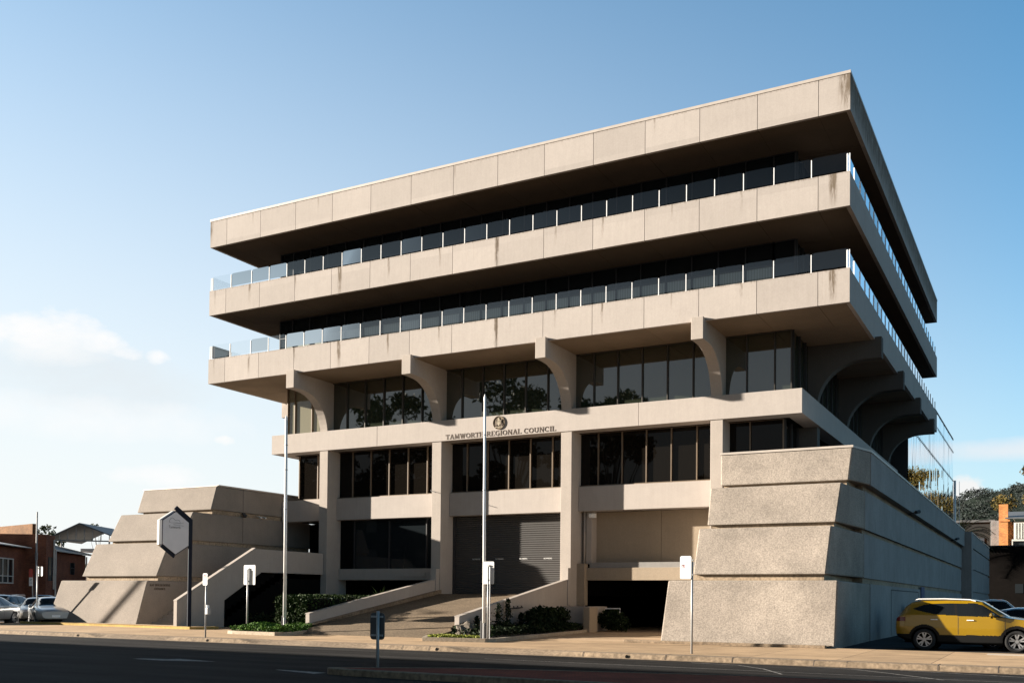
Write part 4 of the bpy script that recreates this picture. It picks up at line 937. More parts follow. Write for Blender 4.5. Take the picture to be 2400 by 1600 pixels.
# ================================================================== CARS
def smooth1(a, k=2):
    a = np.array(a, float)
    for _ in range(k):
        b = a.copy(); b[1:-1] = .25*a[:-2] + .5*a[1:-1] + .25*a[2:]; a = b
    return a
def in2(px, pz, poly):
    c = np.zeros(px.shape, bool); j = len(poly) - 1
    for i in range(len(poly)):
        (x1, z1), (x2, z2) = poly[j], poly[i]
        cond = ((z1 > pz) != (z2 > pz)) & (px < (x2 - x1)*(pz - z1)/((z2 - z1) if z2 != z1 else 1e-9) + x1); c ^= cond; j = i
    return c
def paint(name, col, metal=.25): 
    return plain(name, col, .32, metal, .5, .02, 2, coat=.8)
def car(name, label, cat, loc, rotz, pm, spec, group=None, res=(120, 46)):
    t = thing(name, label, cat, loc, rotz, group)
    S = np.array(spec['st'], float)  # x, zlow, zbelt, zroof, wlow, wbelt, wroof
    nx, nr = res; xs_ = np.linspace(S[0, 0], S[-1, 0], nx)
    P = [smooth1(np.interp(xs_, S[:, 0], S[:, k]), 2) for k in range(1, 7)]
    zl, zb, zr, wl, wb, wr = P
    grid = np.zeros((nx, nr + 1, 3))
    for i in range(nx):
        m = zl[i] + (zb[i] - zl[i])*.55
        ctl = np.array([(0, zl[i]), (wl[i]*.8, zl[i]), (wl[i], zl[i] + .06), (max(wb[i], wl[i]) + .015, m), (wb[i], zb[i]), (wr[i], zr[i] - .07*min(1, (zr[i] - zb[i])/.2 + .15)), (wr[i]*.86, zr[i] - .01), (wr[i]*.4, zr[i] + .012), (0, zr[i] + .018)])
        d = np.r_[0, np.cumsum(np.hypot(*np.diff(ctl, axis=0).T) + 1e-4)]; q = np.linspace(0, d[-1], nr + 1)
        y = smooth1(np.interp(q, d, ctl[:, 0]), 2); z = smooth1(np.interp(q, d, ctl[:, 1]), 2); y[0] = 0; y[-1] = 0
        grid[i, :, 0] = xs_[i]; grid[i, :, 1] = y; grid[i, :, 2] = z
    cen = (grid[:-1, :-1] + grid[1:, :-1] + grid[1:, 1:] + grid[:-1, 1:])/4
    cx, cy, cz = cen[..., 0], cen[..., 1], cen[..., 2]
    zbm = ((zb[:-1] + zb[1:])/2)[:, None]; zrm = ((zr[:-1] + zr[1:])/2)[:, None]; wbm = ((wb[:-1] + wb[1:])/2)[:, None]
    tag_ = np.zeros(cx.shape, int)
    side = cy > .55*wbm
    WR = spec['wheel']; 
    for wx in spec['axles']:
        dd = np.hypot(cx - wx, cz - WR - spec.get('lift', 0)); tag_[(dd < WR*1.42) & (cy > .5*wbm) & (cz < spec['cladz2'])] = 3
    tag_[(cz < spec['cladz']) ] = 3
    for wx in spec['axles']:
        dd = np.hypot(cx - wx, cz - WR); tag_[(dd < WR*1.16) & (cy > .38*wbm)] = 9
    tag_[in2(cx, cz, spec['glass']) & side & (cz > zbm - .1)] = 1
    for a in spec.get('pillars', []): tag_[(tag_ == 1) & (np.abs(cx - a - (cz - 1.1)*-.12) < .035)] = 3
    (w0, w1), (r0, r1) = spec['screen'], spec['rear']
    slope = np.gradient(zr, xs_); sl_ = ((slope[:-1] + slope[1:])/2)[:, None] + 0*cx
    topz = (cz > zbm + .03) & (cy < ((wr[:-1] + wr[1:])/2)[:, None]*.90)
    tag_[(cx > w0) & (cx < w1) & topz & (sl_ < -.2)] = 2
    tag_[(cx > r0) & (cx < r1) & topz & (sl_ > .2)] = 7
    for nm, (a, b, z0, z1, ymin), code in (('h', spec['head'], 5), ('t', spec['tail'], 6)):
        tag_[(cx > a) & (cx < b) & (cz > z0) & (cz < z1) & (cy > ymin*wbm)] = code
    if 'grille' in spec:
        a, z0, z1, ymax = spec['grille']; tag_[(cx > a) & (cz > z0) & (cz < z1) & (cy < ymax*wbm)] = 3
    # end caps handled by closing stations
    def part(code, nm, mat, which=(1, -1)):
        mb = MB(); idx = {}
        for s in which:
            for i, j in zip(*np.where(tag_ == code)):
                q = []
                for a, b in ((i, j), (i+1, j), (i+1, j+1), (i, j+1)):
                    key = (a, b, s if 0 < b < nr else 0)
                    if key not in idx: idx[key] = len(mb.v); g_ = grid[a, b]; mb.v.append((g_[0], g_[1]*s, g_[2]))
                    q.append(idx[key])
                q2 = []
                for v in q:
                    if v not in q2: q2.append(v)
                if len(q2) >= 3: mb.f.append(tuple(q2))
        if mb.f: return mb.build(nm, mat, t, smooth=True, local=True)
    body = part(0, 'body', pm); part(1, 'window', M['carglass'], (1,)); part(1, 'window', M['carglass'], (-1,)); part(2, 'windscreen', M['carglass']); part(7, 'rear_window', M['carglass']); part(3, 'cladding', M['plastic'])
    for s in (1, -1): part(5, 'headlight', M['headlight'], (s,)); part(6, 'taillight', M['taillight'], (s,))
    cap = MB()
    for i in (0, nx - 1): cap.poly([tuple(g_) for g_ in grid[i]] + [(g_[0], -g_[1], g_[2]) for g_ in grid[i][::-1][1:-1]])
    cap.build('bumper', M['plastic'] if spec.get('capdark') else pm, t, local=True)
    # inner dark shell so that wheel openings are not see-through
    MB().box(S[0, 0] + .25, S[-1, 0] - .25, -S[:, 4].max() + .34, S[:, 4].max() - .34, .22, spec['beltz'] - .12).build('underbody', M['black'], t, local=True)
    hw = S[:, 5].max()
    for wx in spec['axles']:
        for s in (1, -1):
            yo = s*(hw - .02); w = MB().lathe([(WR*.62, .20), (WR*.93, .21), (WR, .17), (WR, .04), (WR*.94, -.005), (WR*.70, -.012), (WR*.66, .02)], (0, 0, 0), 'y', 36)
            w.v = [(wx + a, yo - s*b, WR + c) for a, b, c in w.v]; wo = w.build('wheel', M['tyre'], t, smooth=True, local=True)
            r = MB(); n = 5
            for k in range(n):
                a0 = 2*PI*k/n + .3
                for da in (-.22, .22):
                    a = a0 + da; c1, s1 = math.cos(a0 + da*.2), math.sin(a0 + da*.2); c2, s2 = math.cos(a), math.sin(a); wd = .022
                    q = [(wx + .05*c1 - wd*s1, WR + .05*s1 + wd*c1), (wx + .05*c1 + wd*s1, WR + .05*s1 - wd*c1), (wx + WR*.66*c2 + wd*s2, WR + WR*.66*s2 - wd*c2), (wx + WR*.66*c2 - wd*s2, WR + WR*.66*s2 + wd*c2)]
                    r.prism(q, yo - s*.004, yo - s*.03, 'y')
            r.lathe([(WR*.64, .0), (WR*.70, .0), (WR*.70, .03), (WR*.64, .03)], (wx, yo - s*.012, WR), 'y', 30); r.tube((wx, yo - s*.002, WR), (wx, yo - s*.05, WR), .055, n=12)
            r.build('rim', M['rim'], wo, local=True); MB().tube((wx, yo - s*.10, WR), (wx, yo - s*.12, WR), WR*.66, n=24).build('brake_disc', M['black'], wo, local=True)
            MB().tube((wx, s*(hw - .36), WR), (wx, s*(hw - .35), WR), WR*1.25, n=24).build('wheel_arch', M['black'], t, local=True)
    mx = spec['mirror']
    for s in (1, -1):
        MB().lathe([(0, -.10), (.05, -.085), (.075, 0), (.06, .08), (0, .1)], (mx[0], s*(hw + .10), mx[1]), 'y', 14).build('mirror', pm, t, smooth=True, local=True); MB().box(mx[0] - .03, mx[0] + .03, s*(hw + .08) - .09, s*(hw + .08) + .03, mx[1] - .10, mx[1] - .05).build('mirror_arm', M['plastic'], t, local=True)
    for hxp, hz in spec.get('handles', []):
        for s in (1, -1):
            i = int(np.argmin(np.abs(xs_ - hxp))); y = np.interp(hz, grid[i, :nr*2//3, 2], grid[i, :nr*2//3, 1])
            MB().box(hxp - .10, hxp + .10, *sorted((s*(y - .005), s*(y + .03))), hz - .014, hz + .014).build('door_handle', M['steel'] if spec.get('chrome') else pm, t, bevel=.008, local=True)
    for lx in spec.get('seams', []):
        for s in (1, -1):
            mb = MB(); pr = None
            for hz in np.linspace(spec['cladz'] + .02, spec['beltz'] + .02, 9):
                i = int(np.argmin(np.abs(xs_ - lx))); y = np.interp(hz, grid[i, :nr*2//3, 2], grid[i, :nr*2//3, 1]) + .003
                if pr: mb.poly([(lx - .006, s*pr[0], pr[1]), (lx + .006, s*pr[0], pr[1]), (lx + .006, s*y, hz), (lx - .006, s*y, hz)])
                pr = (y, hz)
            mb.build('door_seam', M['joint'], t, local=True)
    if 'rails' in spec:
        a, b, z, y = spec['rails']
        for s in (1, -1): MB().path([(a, s*y, z - .03), (a + .12, s*y, z + .02), ((a+b)/2, s*y, z + .035), (b - .15, s*y, z + .012), (b, s*y, z - .03)], .018).build('roof_rail', M['steel'], t, local=True)
    if spec.get('plate'): MB().box(S[-1, 0] + .001, S[-1, 0] + .015, -.19, .19, .42, .53).build('number_plate', M['white'], t, local=True); MB().box(S[0, 0] - .015, S[0, 0] - .001, -.19, .19, .72, .83).build('number_plate', M['white'], t, local=True)
    return t
SUV = dict(st=[(-2.18, .55, .80, .86, .66, .70, .60), (-2.15, .42, .98, 1.02, .76, .80, .66), (-2.05, .36, 1.06, 1.14, .80, .85, .66), (-1.90, .30, 1.09, 1.36, .84, .885, .64), (-1.72, .26, 1.11, 1.50, .86, .895, .62), (-1.4, .22, 1.12, 1.565, .87, .90, .62), (-.6, .20, 1.10, 1.60, .87, .90, .63), (.1, .20, 1.085, 1.595, .87, .90, .63), (.35, .20, 1.08, 1.545, .87, .90, .63), (.95, .21, 1.06, 1.17, .87, .90, .70), (1.10, .22, 1.04, 1.08, .87, .895, .76), (1.6, .26, .98, 1.02, .86, .885, .74), (1.95, .30, .90, .95, .80, .83, .66), (2.12, .38, .80, .84, .68, .72, .56), (2.18, .48, .70, .74, .56, .60, .48)],
 glass=[(-1.66, 1.30), (-1.30, 1.44), (-.81, 1.478), (.12, 1.485), (.33, 1.44), (.90, 1.065), (-.27, 1.088), (-1.0, 1.13), (-1.5, 1.24)], pillars=[-.38], screen=(.30, 1.06), rear=(-2.1, -1.72), head=(1.80, 2.16, .74, .88, .62), tail=(-2.2, -1.86, .90, 1.04, .66), grille=(1.9, .52, .80, .6), wheel=.335, axles=(-1.31, 1.30), cladz=.50, cladz2=.86, beltz=1.08, mirror=(.62, 1.13), handles=[(-1.02, .97), (.02, .96)], seams=[-.33, .98], rails=(-1.62, .15, 1.585, .60), chrome=True, plate=True, capdark=True)
SEDAN = dict(st=[(-2.35, .50, .78, .82, .62, .66, .58), (-2.28, .36, .90, .95, .74, .78, .66), (-2.0, .26, .95, 1.03, .82, .86, .70), (-1.65, .22, .96, 1.06, .86, .89, .68), (-1.1, .20, .95, 1.34, .87, .90, .58), (-.7, .20, .94, 1.42, .87, .90, .58), (.1, .20, .93, 1.43, .87, .90, .58), (.45, .20, .92, 1.36, .87, .90, .60), (1.05, .20, .91, 1.00, .87, .90, .70), (1.3, .21, .89, .95, .87, .895, .74), (1.8, .24, .82, .88, .85, .87, .70), (2.15, .30, .74, .79, .76, .79, .62), (2.30, .36, .66, .70, .60, .64, .50)],
 glass=[(-1.30, 1.02), (-.95, 1.30), (-.6, 1.355), (.1, 1.36), (.40, 1.28), (.92, .95), (-.9, .97)], pillars=[-.25], screen=(.40, 1.15), rear=(-1.65, -1.0), head=(1.85, 2.28, .60, .75, .55), tail=(-2.4, -2.05, .74, .88, .6), grille=(2.0, .42, .66, .45), wheel=.32, axles=(-1.36, 1.38), cladz=.27, cladz2=.1, beltz=.92, mirror=(.60, .98), handles=[(-.75, .83), (.15, .82)], seams=[-.28, .82], plate=True)
UTE = dict(st=[(-2.6, .60, 1.00, 1.04, .80, .84, .76), (-2.55, .48, 1.06, 1.10, .86, .88, .78), (-1.0, .36, 1.08, 1.13, .88, .90, .80), (-.98, .36, 1.12, 1.30, .88, .90, .70), (-.9, .34, 1.12, 1.70, .88, .90, .64), (-.3, .34, 1.11, 1.78, .88, .90, .64), (.4, .34, 1.10, 1.77, .88, .90, .64), (.62, .34, 1.10, 1.68, .88, .90, .66), (1.15, .34, 1.09, 1.22, .88, .90, .74), (1.4, .36, 1.07, 1.12, .88, .90, .76), (2.1, .40, 1.0, 1.05, .86, .88, .74), (2.5, .46, .90, .95, .78, .80, .66), (2.6, .54, .80, .84, .62, .66, .5)],
 glass=[(-.86, 1.22), (-.80, 1.62), (-.3, 1.66), (.4, 1.65), (.60, 1.58), (1.05, 1.16)], pillars=[-.05], screen=(.55, 1.3), rear=(-.99, -.88), head=(2.2, 2.56, .78, .96, .6), tail=(-2.62, -2.45, .80, 1.02, .8), grille=(2.3, .62, .90, .5), wheel=.37, axles=(-1.6, 1.65), cladz=.44, cladz2=.1, beltz=1.08, mirror=(.85, 1.24), handles=[(-.5, .98), (.3, .98)], seams=[.0, .95], plate=True)
car('parked_car', 'mustard yellow compact SUV with black cladding parked beside the right buttress', 'car', (-2.30, 35.95, -.055), 0, paint('mustard_yellow_paint', (.265, .155, .002), .05), SUV, res=(280, 150)).scale = (1.035, 1.035, 1.035)
SUV2 = dict(SUV); SUV2['rails'] = (-1.6, .2, 1.60, .60)
car('parked_car', 'dark blue grey wagon with silver roof rails behind the yellow car', 'car', (-3.1, 43.8, -.08), 0, paint('dark_slate_paint', (.03, .036, .045), .4), SUV2)
car('parked_car', 'light silver hatch half hidden beyond the windscreen of the yellow car', 'car', (-.4, 38.6, -.08), 0, paint('pale_silver_paint', (.36, .40, .43), .5), SEDAN)
car('parked_car', 'dark low car roof between the yellow car and the side wall', 'car', (-4.0, 51.5, -.08), 0, paint('dark_graphite_paint', (.05, .055, .06), .4), SUV)
car('parked_ute', 'white double cab ute parked at the back of the right hand lot', 'ute', (-2.9, 66, -.08), 0, paint('ute_white_paint', (.50, .50, .50), 0), UTE)
def rel(u_lat, d):  # lateral and forward distance from the photographer's corner of the street to a place in the car park
    c, s = math.cos(.4966), math.sin(.4966); return (c*u_lat*d - s*d, s*u_lat*d + c*d)
for lab, lat, d, yaw, col, sp, nm in (
    ('white SUV with dark windows at the left edge of the car park', -.512, 60, -62, (.34, .34, .34), SUV, 'white_suv'),
    ('old silver sedan with rectangular grille facing the street beside the left buttress', -.476, 56, -38, (.15, .145, .135), SEDAN, 'old_silver'),
    ('white sedan nosing out from behind the left buttress', -.463, 52, -30, (.30, .31, .32), SEDAN, 'white_sedan'),
    ('dark grey sedan parked behind the white SUV', -.497, 72, -36, (.07, .075, .08), SEDAN, 'grey_sedan'),
    ('black van like wagon in the shade below the brick building', -.470, 74, -50, (.02, .021, .024), UTE, 'black_wagon'),
    ('pale silver car roof showing behind the old silver sedan', -.458, 66, -40, (.32, .33, .34), SEDAN, 'pale_silver'),
    ('white car nose at the extreme left edge on the street side', -.530, 50, -60, (.34, .34, .34), SEDAN, 'white_nose')):
    x, y = rel(lat, d); car('parked_car', lab, 'car', (x, y, -.06 - .012*max(d - 50, 0)), math.radians(yaw), paint(nm + '_paint', col, .3), sp, 'cars in the left car park', (84, 34))

# ================================================================== BUILDINGS OUTSIDE THE COUNCIL BLOCK
# red brick building on the left: local frame, x runs along its long wall away from the street, -y faces the car park
bx, by = rel(-.4683, 85)
bk = thing('brick_building', 'two storey dark red brick building with flat tower beyond the left car park', 'building', (bx, by, -.3), .4966 + PI/2 + .13)
def lb(mb, nm, mat, par=bk, **k): return mb.build(nm, mat, par, local=True, **k)
W_ = MB().box(0, 11.4, .0, 9, 0, 5.55); wall = lb(W_, 'wall', M['brick'])
lb(MB().box(-2.2, -.02, -.7, 6, 0, 6.75), 'tower', M['brick'])
lb(MB().box(-13.5, -2.22, .9, 9, 0, 5.5), 'wall', M['brick'])
lb(MB().hexa([(-14, .3, 5.55), (-2.6, .3, 5.55), (-2.6, 4.4, 5.62), (-14, 4.4, 5.62), (-14, .3, 5.62), (-2.6, .3, 5.62), (-2.6, 4.4, 6.3), (-14, 4.4, 6.3)]), 'roof', M['roofwhite'])
lb(MB().hexa([(-.01, -.45, 5.60), (11.8, -.45, 5.60), (11.8, 4.5, 5.66), (-.01, 4.5, 5.66), (-.01, -.45, 5.68), (11.8, -.45, 5.68), (11.8, 4.5, 6.9), (-.01, 4.5, 6.9)]), 'roof', M['roofgrey'])
lb(MB().box(-.1, 11.9, -.58, -.46, 5.5, 5.66), 'gutter', M['winframe'])
for x0, x1, z0, z1, dy in ((1.6, 2.7, 3.6, 4.7, 0), (6.6, 7.9, 3.6, 4.7, 0), (1.9, 3.1, .5, 1.7, 0), (6.8, 8.2, .4, 1.7, 0), (-1.7, -.7, 2.9, 4.9, -.7)):
    w = lb(MB().box(x0, x1, dy - .02, dy + .1, z0, z1), 'window', M['glass_top']); lb(MB().box(x0, x0 + .09, dy - .05, dy - .021, z0, z1).box(x1 - .09, x1, dy - .05, dy - .021, z0, z1).box(x0, x1, dy - .06, dy - .022, (z0+z1)/2, (z0+z1)/2 + .07), 'frame', M['dark'], w)
for z0, z1 in ((2.6, 4.6), (.0, 1.4)):
    w = lb(MB().box(-9.6, -5.2, .86, .95, z0, z1), 'window', M['glass_top']); f = MB()
    for i in range(5): f.box(-9.6 + 1.09*i - .04, -9.6 + 1.09*i + .04, .80, .859, z0, z1)
    f.box(-9.6, -5.2, .79, .858, z0, z0 + .09).box(-9.6, -5.2, .79, .858, z1 - .09, z1).box(-9.6, -5.2, .79, .858, z0 + .55, z0 + .62); lb(f, 'frame', M['winframe'], w)
for x, z0, z1, y in ((-.05, 0, 5.6, -.8), (1.0, 0, 5.9, -.12), (11.2, 0, 5.4, -.15), (-.5, 2.2, 6.4, -.8)): lb(MB().tube((x, y, z0), (x, y, z1), .07, n=8), 'downpipe', M['winframe'])
dp = MB(); dp.path([(5.2, -.12, 1.7), (6.6, -.12, 1.7), (6.6, -.12, .1)], .07); lb(dp, 'downpipe', M['winframe'])
def to_local(o, p):
    c, s_ = math.cos(-o.rotation_euler.z), math.sin(-o.rotation_euler.z); x, y = p[0] - o.location.x, p[1] - o.location.y
    return (c*x - s_*y, s_*x + c*y)
pa, pb = to_local(bk, rel(-.5142*1.06, 97)), to_local(bk, rel(-.4826, 88)); nv = Vector((pb[0] - pa[0], pb[1] - pa[1])).normalized(); nv = Vector((nv.y, -nv.x))*.4
q = [pa, pb, (pb[0] - nv.x, pb[1] - nv.y), (pa[0] - nv.x, pa[1] - nv.y)]
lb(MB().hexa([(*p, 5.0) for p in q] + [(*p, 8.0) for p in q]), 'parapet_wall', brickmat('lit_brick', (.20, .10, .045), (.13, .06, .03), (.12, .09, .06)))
ap = thing('antenna_pole', 'tall thin grey pole rising in front of the red brick tower', 'pole', (*rel(-.4781, 82), -.3))
MB().tube((0, 0, 0), (0, 0, 8.55), .09, .06).build('pole', M['galv'], ap, local=True); MB().box(-.14, .14, -.03, .03, 4.6, 5.2).build('bracket', M['galv'], ap, local=True)
vx, vy = rel(-.4363, 96)
vb = thing('veranda_house', 'pale weatherboard building with a gabled veranda roof between brick building and buttress', 'building', (vx, vy, -.3), .4966)
def lv(mb, nm, mat, par=vb, **k): return mb.build(nm, mat, par, local=True, **k)
lv(MB().box(.2, 9, 3, 9, 0, 5.9), 'wall', M['clad']); lv(MB().box(.15, 9, 1.2, 1.3, 1.6, 3.6), 'veranda_screen', M['clad']); lv(MB().box(-.1, 9, 1.0, 3, 1.35, 1.58), 'veranda_floor', M['winframe'])
w = lv(MB().box(1.7, 3.0, 2.94, 3.05, 2.9, 5.2), 'window', M['glass_top']); lv(MB().box(1.6, 1.7, 2.9, 3.0, 2.9, 5.3).box(3.0, 3.1, 2.9, 3.0, 2.9, 5.3), 'frame', M['winframe'], w)
lv(MB().box(-.2, 9, 1.0, 3.2, 5.92, 6.25), 'fascia', M['roofwhite']); lv(MB().box(4, 12, 6, 14, 6.2, 7.3), 'wall', M['brick'])
gb = MB().hexa([(-2.7, -1, 7.0), (.5, -1, 8.5), (.5, 7, 8.5), (-2.7, 7, 7.0), (-2.7, -1, 7.1), (.5, -1, 8.62), (.5, 7, 8.62), (-2.7, 7, 7.1)]); gb.hexa([(.5, -1, 8.5), (4.8, -1, 6.9), (4.8, 7, 6.9), (.5, 7, 8.5), (.5, -1, 8.62), (4.8, -1, 7.0), (4.8, 7, 7.0), (.5, 7, 8.62)])
lv(gb, 'roof', M['roofgrey'])
tr_ = MB()
for i in range(9): tr_.path([(-2.4 + .8*i, -.5, 6.9), (-2.4 + .8*i, -.5, min(7.1 + .47*(.8*i), 8.45 - .36*max(.8*i - 2.9, 0)))], .04)
tr_.path([(-2.7, -.5, 6.95), (4.8, -.5, 6.9)], .06).path([(-1.4, -.5, 6.9), (-1.4, -.5, 5.9)], .08).path([(3.2, -.5, 6.9), (3.2, -.5, 5.9)], .08); lv(tr_, 'roof_truss', M['galv'])
lv(MB().hexa([(2, 8, 7.3), (14, 8, 7.3), (14, 12, 8.6), (2, 12, 8.6), (2, 8, 7.4), (14, 8, 7.4), (14, 12, 8.7), (2, 12, 8.7)]), 'roof', M['roofgrey'])
# orange brick house and dark brick wall on the right
oh = thing('brick_house', 'sunlit orange brick house end with grey iron roof beyond the dark brick wall', 'building', (-4.4, 128, -.3))
MB().box(-5.35, -4.4, 128, 129, 4, 12.9).box(-5.35, -4.2, 127.9, 129.2, 10.9, 11.1).build('chimney', M['brick_or'], oh); MB().box(-4.39, 10, 128.6, 140, 0, 10.9).build('wall', M['brick_or'], oh)
MB().hexa([(-4.7, 127.6, 11.2), (12, 127.6, 10.6), (12, 140, 12.6), (-4.7, 140, 12.6), (-4.7, 127.6, 11.3), (12, 127.6, 10.7), (12, 134, 12.4), (-4.7, 134, 12.5)]).build('roof', M['roofgrey'], oh)
hc = MB()
for i in range(26): hc.box(-3.7 + .3*i, -3.55 + .3*i, 127.9, 128.02, 8.9, 10.7)
hc.box(-3.8, 6, 128.03, 128.5, 8.8, 10.75); hc.build('cladding', M['cladlit'], oh)
w = MB().box(-4.0, 5, 127.8, 128.0, 6.9, 8.6).build('window', M['glass_top'], oh); f = MB()
for x in (-4.0, -2.7, -2.45, -1.55, -.6, .4): f.box(x, x + .12, 127.6, 127.79, 6.7, 8.7)
f.box(-4, 5, 127.6, 127.79, 7.55, 7.64).box(-4, 5, 127.55, 127.79, 8.6, 8.8); f.build('frame', M['cladlit'], w)
dw = thing('brick_wall', 'dark brown brick building wall closing the back of the right lot', 'wall', (0, 122, -.3)); MB().box(-6.6, 60, 122, 122.6, -.3, 7.7).build('wall', M['brick_dk'], dw)
MB().box(-6.65, 60, 121.95, 122.65, 7.71, 7.85).build('capping', M['dark'], dw)
for x in (-3.5, -1.2, 1.2): MB().box(x, x + .8, 121.95, 122.0, 2.6, 3.6).build('window', M['glass_top'], dw)
sh = thing('shed', 'low grey fibro shed with dark doors seen above the end of the side wall', 'building', (-9, 140, 0))
MB().box(-13, -6.6, 138, 150, 0, 11.6).build('wall', plain('fibro_grey', (.032, .032, .031), .8, 0, .1), sh); MB().box(-13.2, -6.2, 137.7, 150, 11.61, 11.9).build('roof', M['roofgrey'], sh); MB().box(-12.5, -7.4, 137.9, 138.0, 6, 9.6).build('door', plain('dark_blue_door', (.03, .04, .055), .6), sh)
fn = thing('metal_fence', 'tall dark vertical metal fence left of the orange brick house', 'fence', (-6, 133, 0)); fm = MB()
for i in range(12): fm.box(-6.4 + .13*i, -6.31 + .13*i, 132.9, 133.0, 4, 11.4)
fm.build('pickets', M['galv'], fn); MB().box(-6.5, -5.3, 133.01, 133.1, 4, 11.2).build('panel', plain('fence_grey', (.10, .10, .10), .8), fn)
# palm behind the wall
pt = thing('palm_tree', 'dark palm crown behind the far end of the side wall', 'palm tree', (-8.9, 119.5, 0)); pmb = MB(); rnd = random.Random(8)
for i in range(46):
    a = rnd.uniform(0, 2*PI); el = rnd.uniform(-.2, 1.2); l = rnd.uniform(3.2, 4.6); prev = Vector((-8.9, 119.5, 8.6)); dirn = Vector((math.cos(a)*math.cos(el), math.sin(a)*math.cos(el), math.sin(el)))
    for k in range(9):
        nx_ = prev + dirn*l/9; dirn = (dirn - Vector((0, 0, .10 + .02*k))).normalized(); sd = dirn.cross(Vector((0, 0, 1))).normalized(); w = .55*math.sin(PI*(k + 1)/10.5)
        for s in (1, -1):
            for q in (.0, .33, .66):
                b = prev.lerp(nx_, q); pmb.poly([b, b + dirn*.10, b + sd*s*w + dirn*.28 - Vector((0, 0, .22*w))])
        pmb.tube(prev, nx_, .03, n=4, cap=False); prev = nx_
pmb.build('crown', M['palm'], pt); MB().tube((-8.9, 119.5, 0), (-8.9, 119.5, 8.6), .3, .25).build('trunk', M['bark'], pt)

# trees seen or mirrored
tree('gum_tree', 'tall autumn tinted tree rising behind the orange brick house at the right edge', (-1.2, 152, 0), 21.5, 4.6, M['leaf_gum'], 31, 30, 620, .17, .35)
tree('gum_tree', 'rusty leaved tree beyond the right edge mirrored in the glass block', (1.3, 180, 0), 22.5, 2.8, M['leaf_gum'], 32, 16, 420, .18, .3)
for i, (lat, d, h) in enumerate(((-.468, 118, 10.8), (-.478, 122, 10.9), (-.414, 130, 12.0), (-.455, 125, 10.2))):
    x, y = rel(lat, d); tree('bare_tree', ('thin twiggy tree top just right of the brick tower', 'thin twiggy tree top behind the brick tower', 'thin twiggy tree top beside the left buttress', 'thin twiggy tree top over the gabled roof')[i], (x, y, -.5), h, 2.0, M['leaf_tree'], 50 + i, 12, 24, .22, .2, 'twiggy trees behind the brick building')
# street trees and a terrace across the road: they shade the carriageway and show in the windows
rnd = random.Random(77)
for i, (x, y, h, r) in enumerate(((-41, -10, 24, 5.5), (-52, -8, 27.5, 5.5), (-67, -8, 29.5, 6.5), (-46, -14, 26, 5), (-30, -14, 15, 5), (-84, -8, 19, 7), (-20, -20, 14, 5.5), (-86, 29.5, 14, 5), (-78, 33.5, 13, 4.5))):  # last two are unseen trees, added to shade the left cars
    tree('street_tree', 'leafy street tree standing outside the picture and shading the street', (x, y, 0), h, r, M['leaf_tree'], 90 + i, 24, 190, .36, .4, 'street trees shading the street')
te = thing('shop_terrace', 'brick shop terrace on the opposite side of the road shading the carriageway', 'building', (-95, -4, 0))
def tbox(x0, x1, h): return MB().box(x0, x1, -14, 4.6, 0, h)
for x0, x1, h in ((-170, -118, 13.3), (-117.9, -86, 13.5), (-85.9, -50, 13.4)): tbox(x0, x1, h).build('wall', M['brick_dk'], te)
for i in range(37):
    x = -168 + 3.1*i
    for z in (4.6, 8.2): MB().box(x, x + 1.3, 4.58, 4.64, z, z + 1.9).build('window', M['glass_top'], te)
MB().box(-170, -50, 4.6, 7.4, 3.3, 3.5).build('awning', M['roofgrey'], te)
# hill with forest
hl = MB(); n1, n2 = 46, 26; rows = []
def hz(x, y):
    f = min(max((y - 420)/420, 0), 1); base = f*f*(3 - 2*f)
    ridge = float(np.interp(x, [-420, -150, -66, -42, -25, 30, 92, 200, 580], [30, 55, 76, 82, 87, 92, 60, 36, 20])) + 2.5*math.sin(x*.11 + 1) + 1.5*math.sin(x*.23)
    return base*ridge
def g_(i, j): x = -420 + 1000*i/(n1 - 1); y = 400 + 620*j/(n2 - 1); return (x, y, hz(x, y) - .3)
for i in range(n1 - 1):
    for j in range(n2 - 1): hl.poly([g_(i, j), g_(i+1, j), g_(i+1, j+1), g_(i, j+1)])
struct(hl.build('hill', plain('hill_soil', (.018, .024, .02), .95, 0, 0)))
fo = MB(); rnd = random.Random(123)
for _ in range(3600):
    x = rnd.uniform(-95, 190); y = rnd.uniform(430, 860); z = hz(x, y); r = rnd.uniform(1.8, 3.3); c = Vector((x, y, z + r*rnd.uniform(.05, .95)))
    for _k in range(26):
        d = Vector((rnd.gauss(0, 1), rnd.gauss(0, 1), rnd.gauss(.2, .8))).normalized(); leaf(fo, c + d*r*rnd.uniform(.5, 1), r*rnd.uniform(.13, .26), rnd, .4, .8)
stuff(fo.build('forest', M['leaf_hill']))

# ================================================================== LIGHT, SKY, CAMERA
SUN_D = Vector((8.25, 2.79, -2.175)).normalized()
sun = bpy.data.lights.new('sun', 'SUN'); sun.energy = SUN_E = 20.0; sun.angle = math.radians(.53); sun.color = (1, .90, .77)
so = bpy.data.objects.new('sun', sun); COL.objects.link(so); so.rotation_euler = SUN_D.to_track_quat('-Z', 'Y').to_euler(); so.location = (-60, -20, 60)
w = bpy.data.worlds.new('World'); sc.world = w; w.use_nodes = True
nt = w.node_tree; bg = nt.nodes['Background']; SKY = .10
sky = N(nt, 'ShaderNodeTexSky'); sky.sky_type = 'NISHITA'; sky.sun_disc = False
sky.sun_elevation = math.asin(-SUN_D.z); sky.sun_rotation = math.atan2(-SUN_D.x, -SUN_D.y); sky.altitude = 400
tc = N(nt, 'ShaderNodeTexCoord'); V = tc.outputs['Generated']
nrm = N(nt, 'ShaderNodeVectorMath', operation='NORMALIZE'); L(nt, V, nrm.inputs[0]); V = nrm.outputs[0]
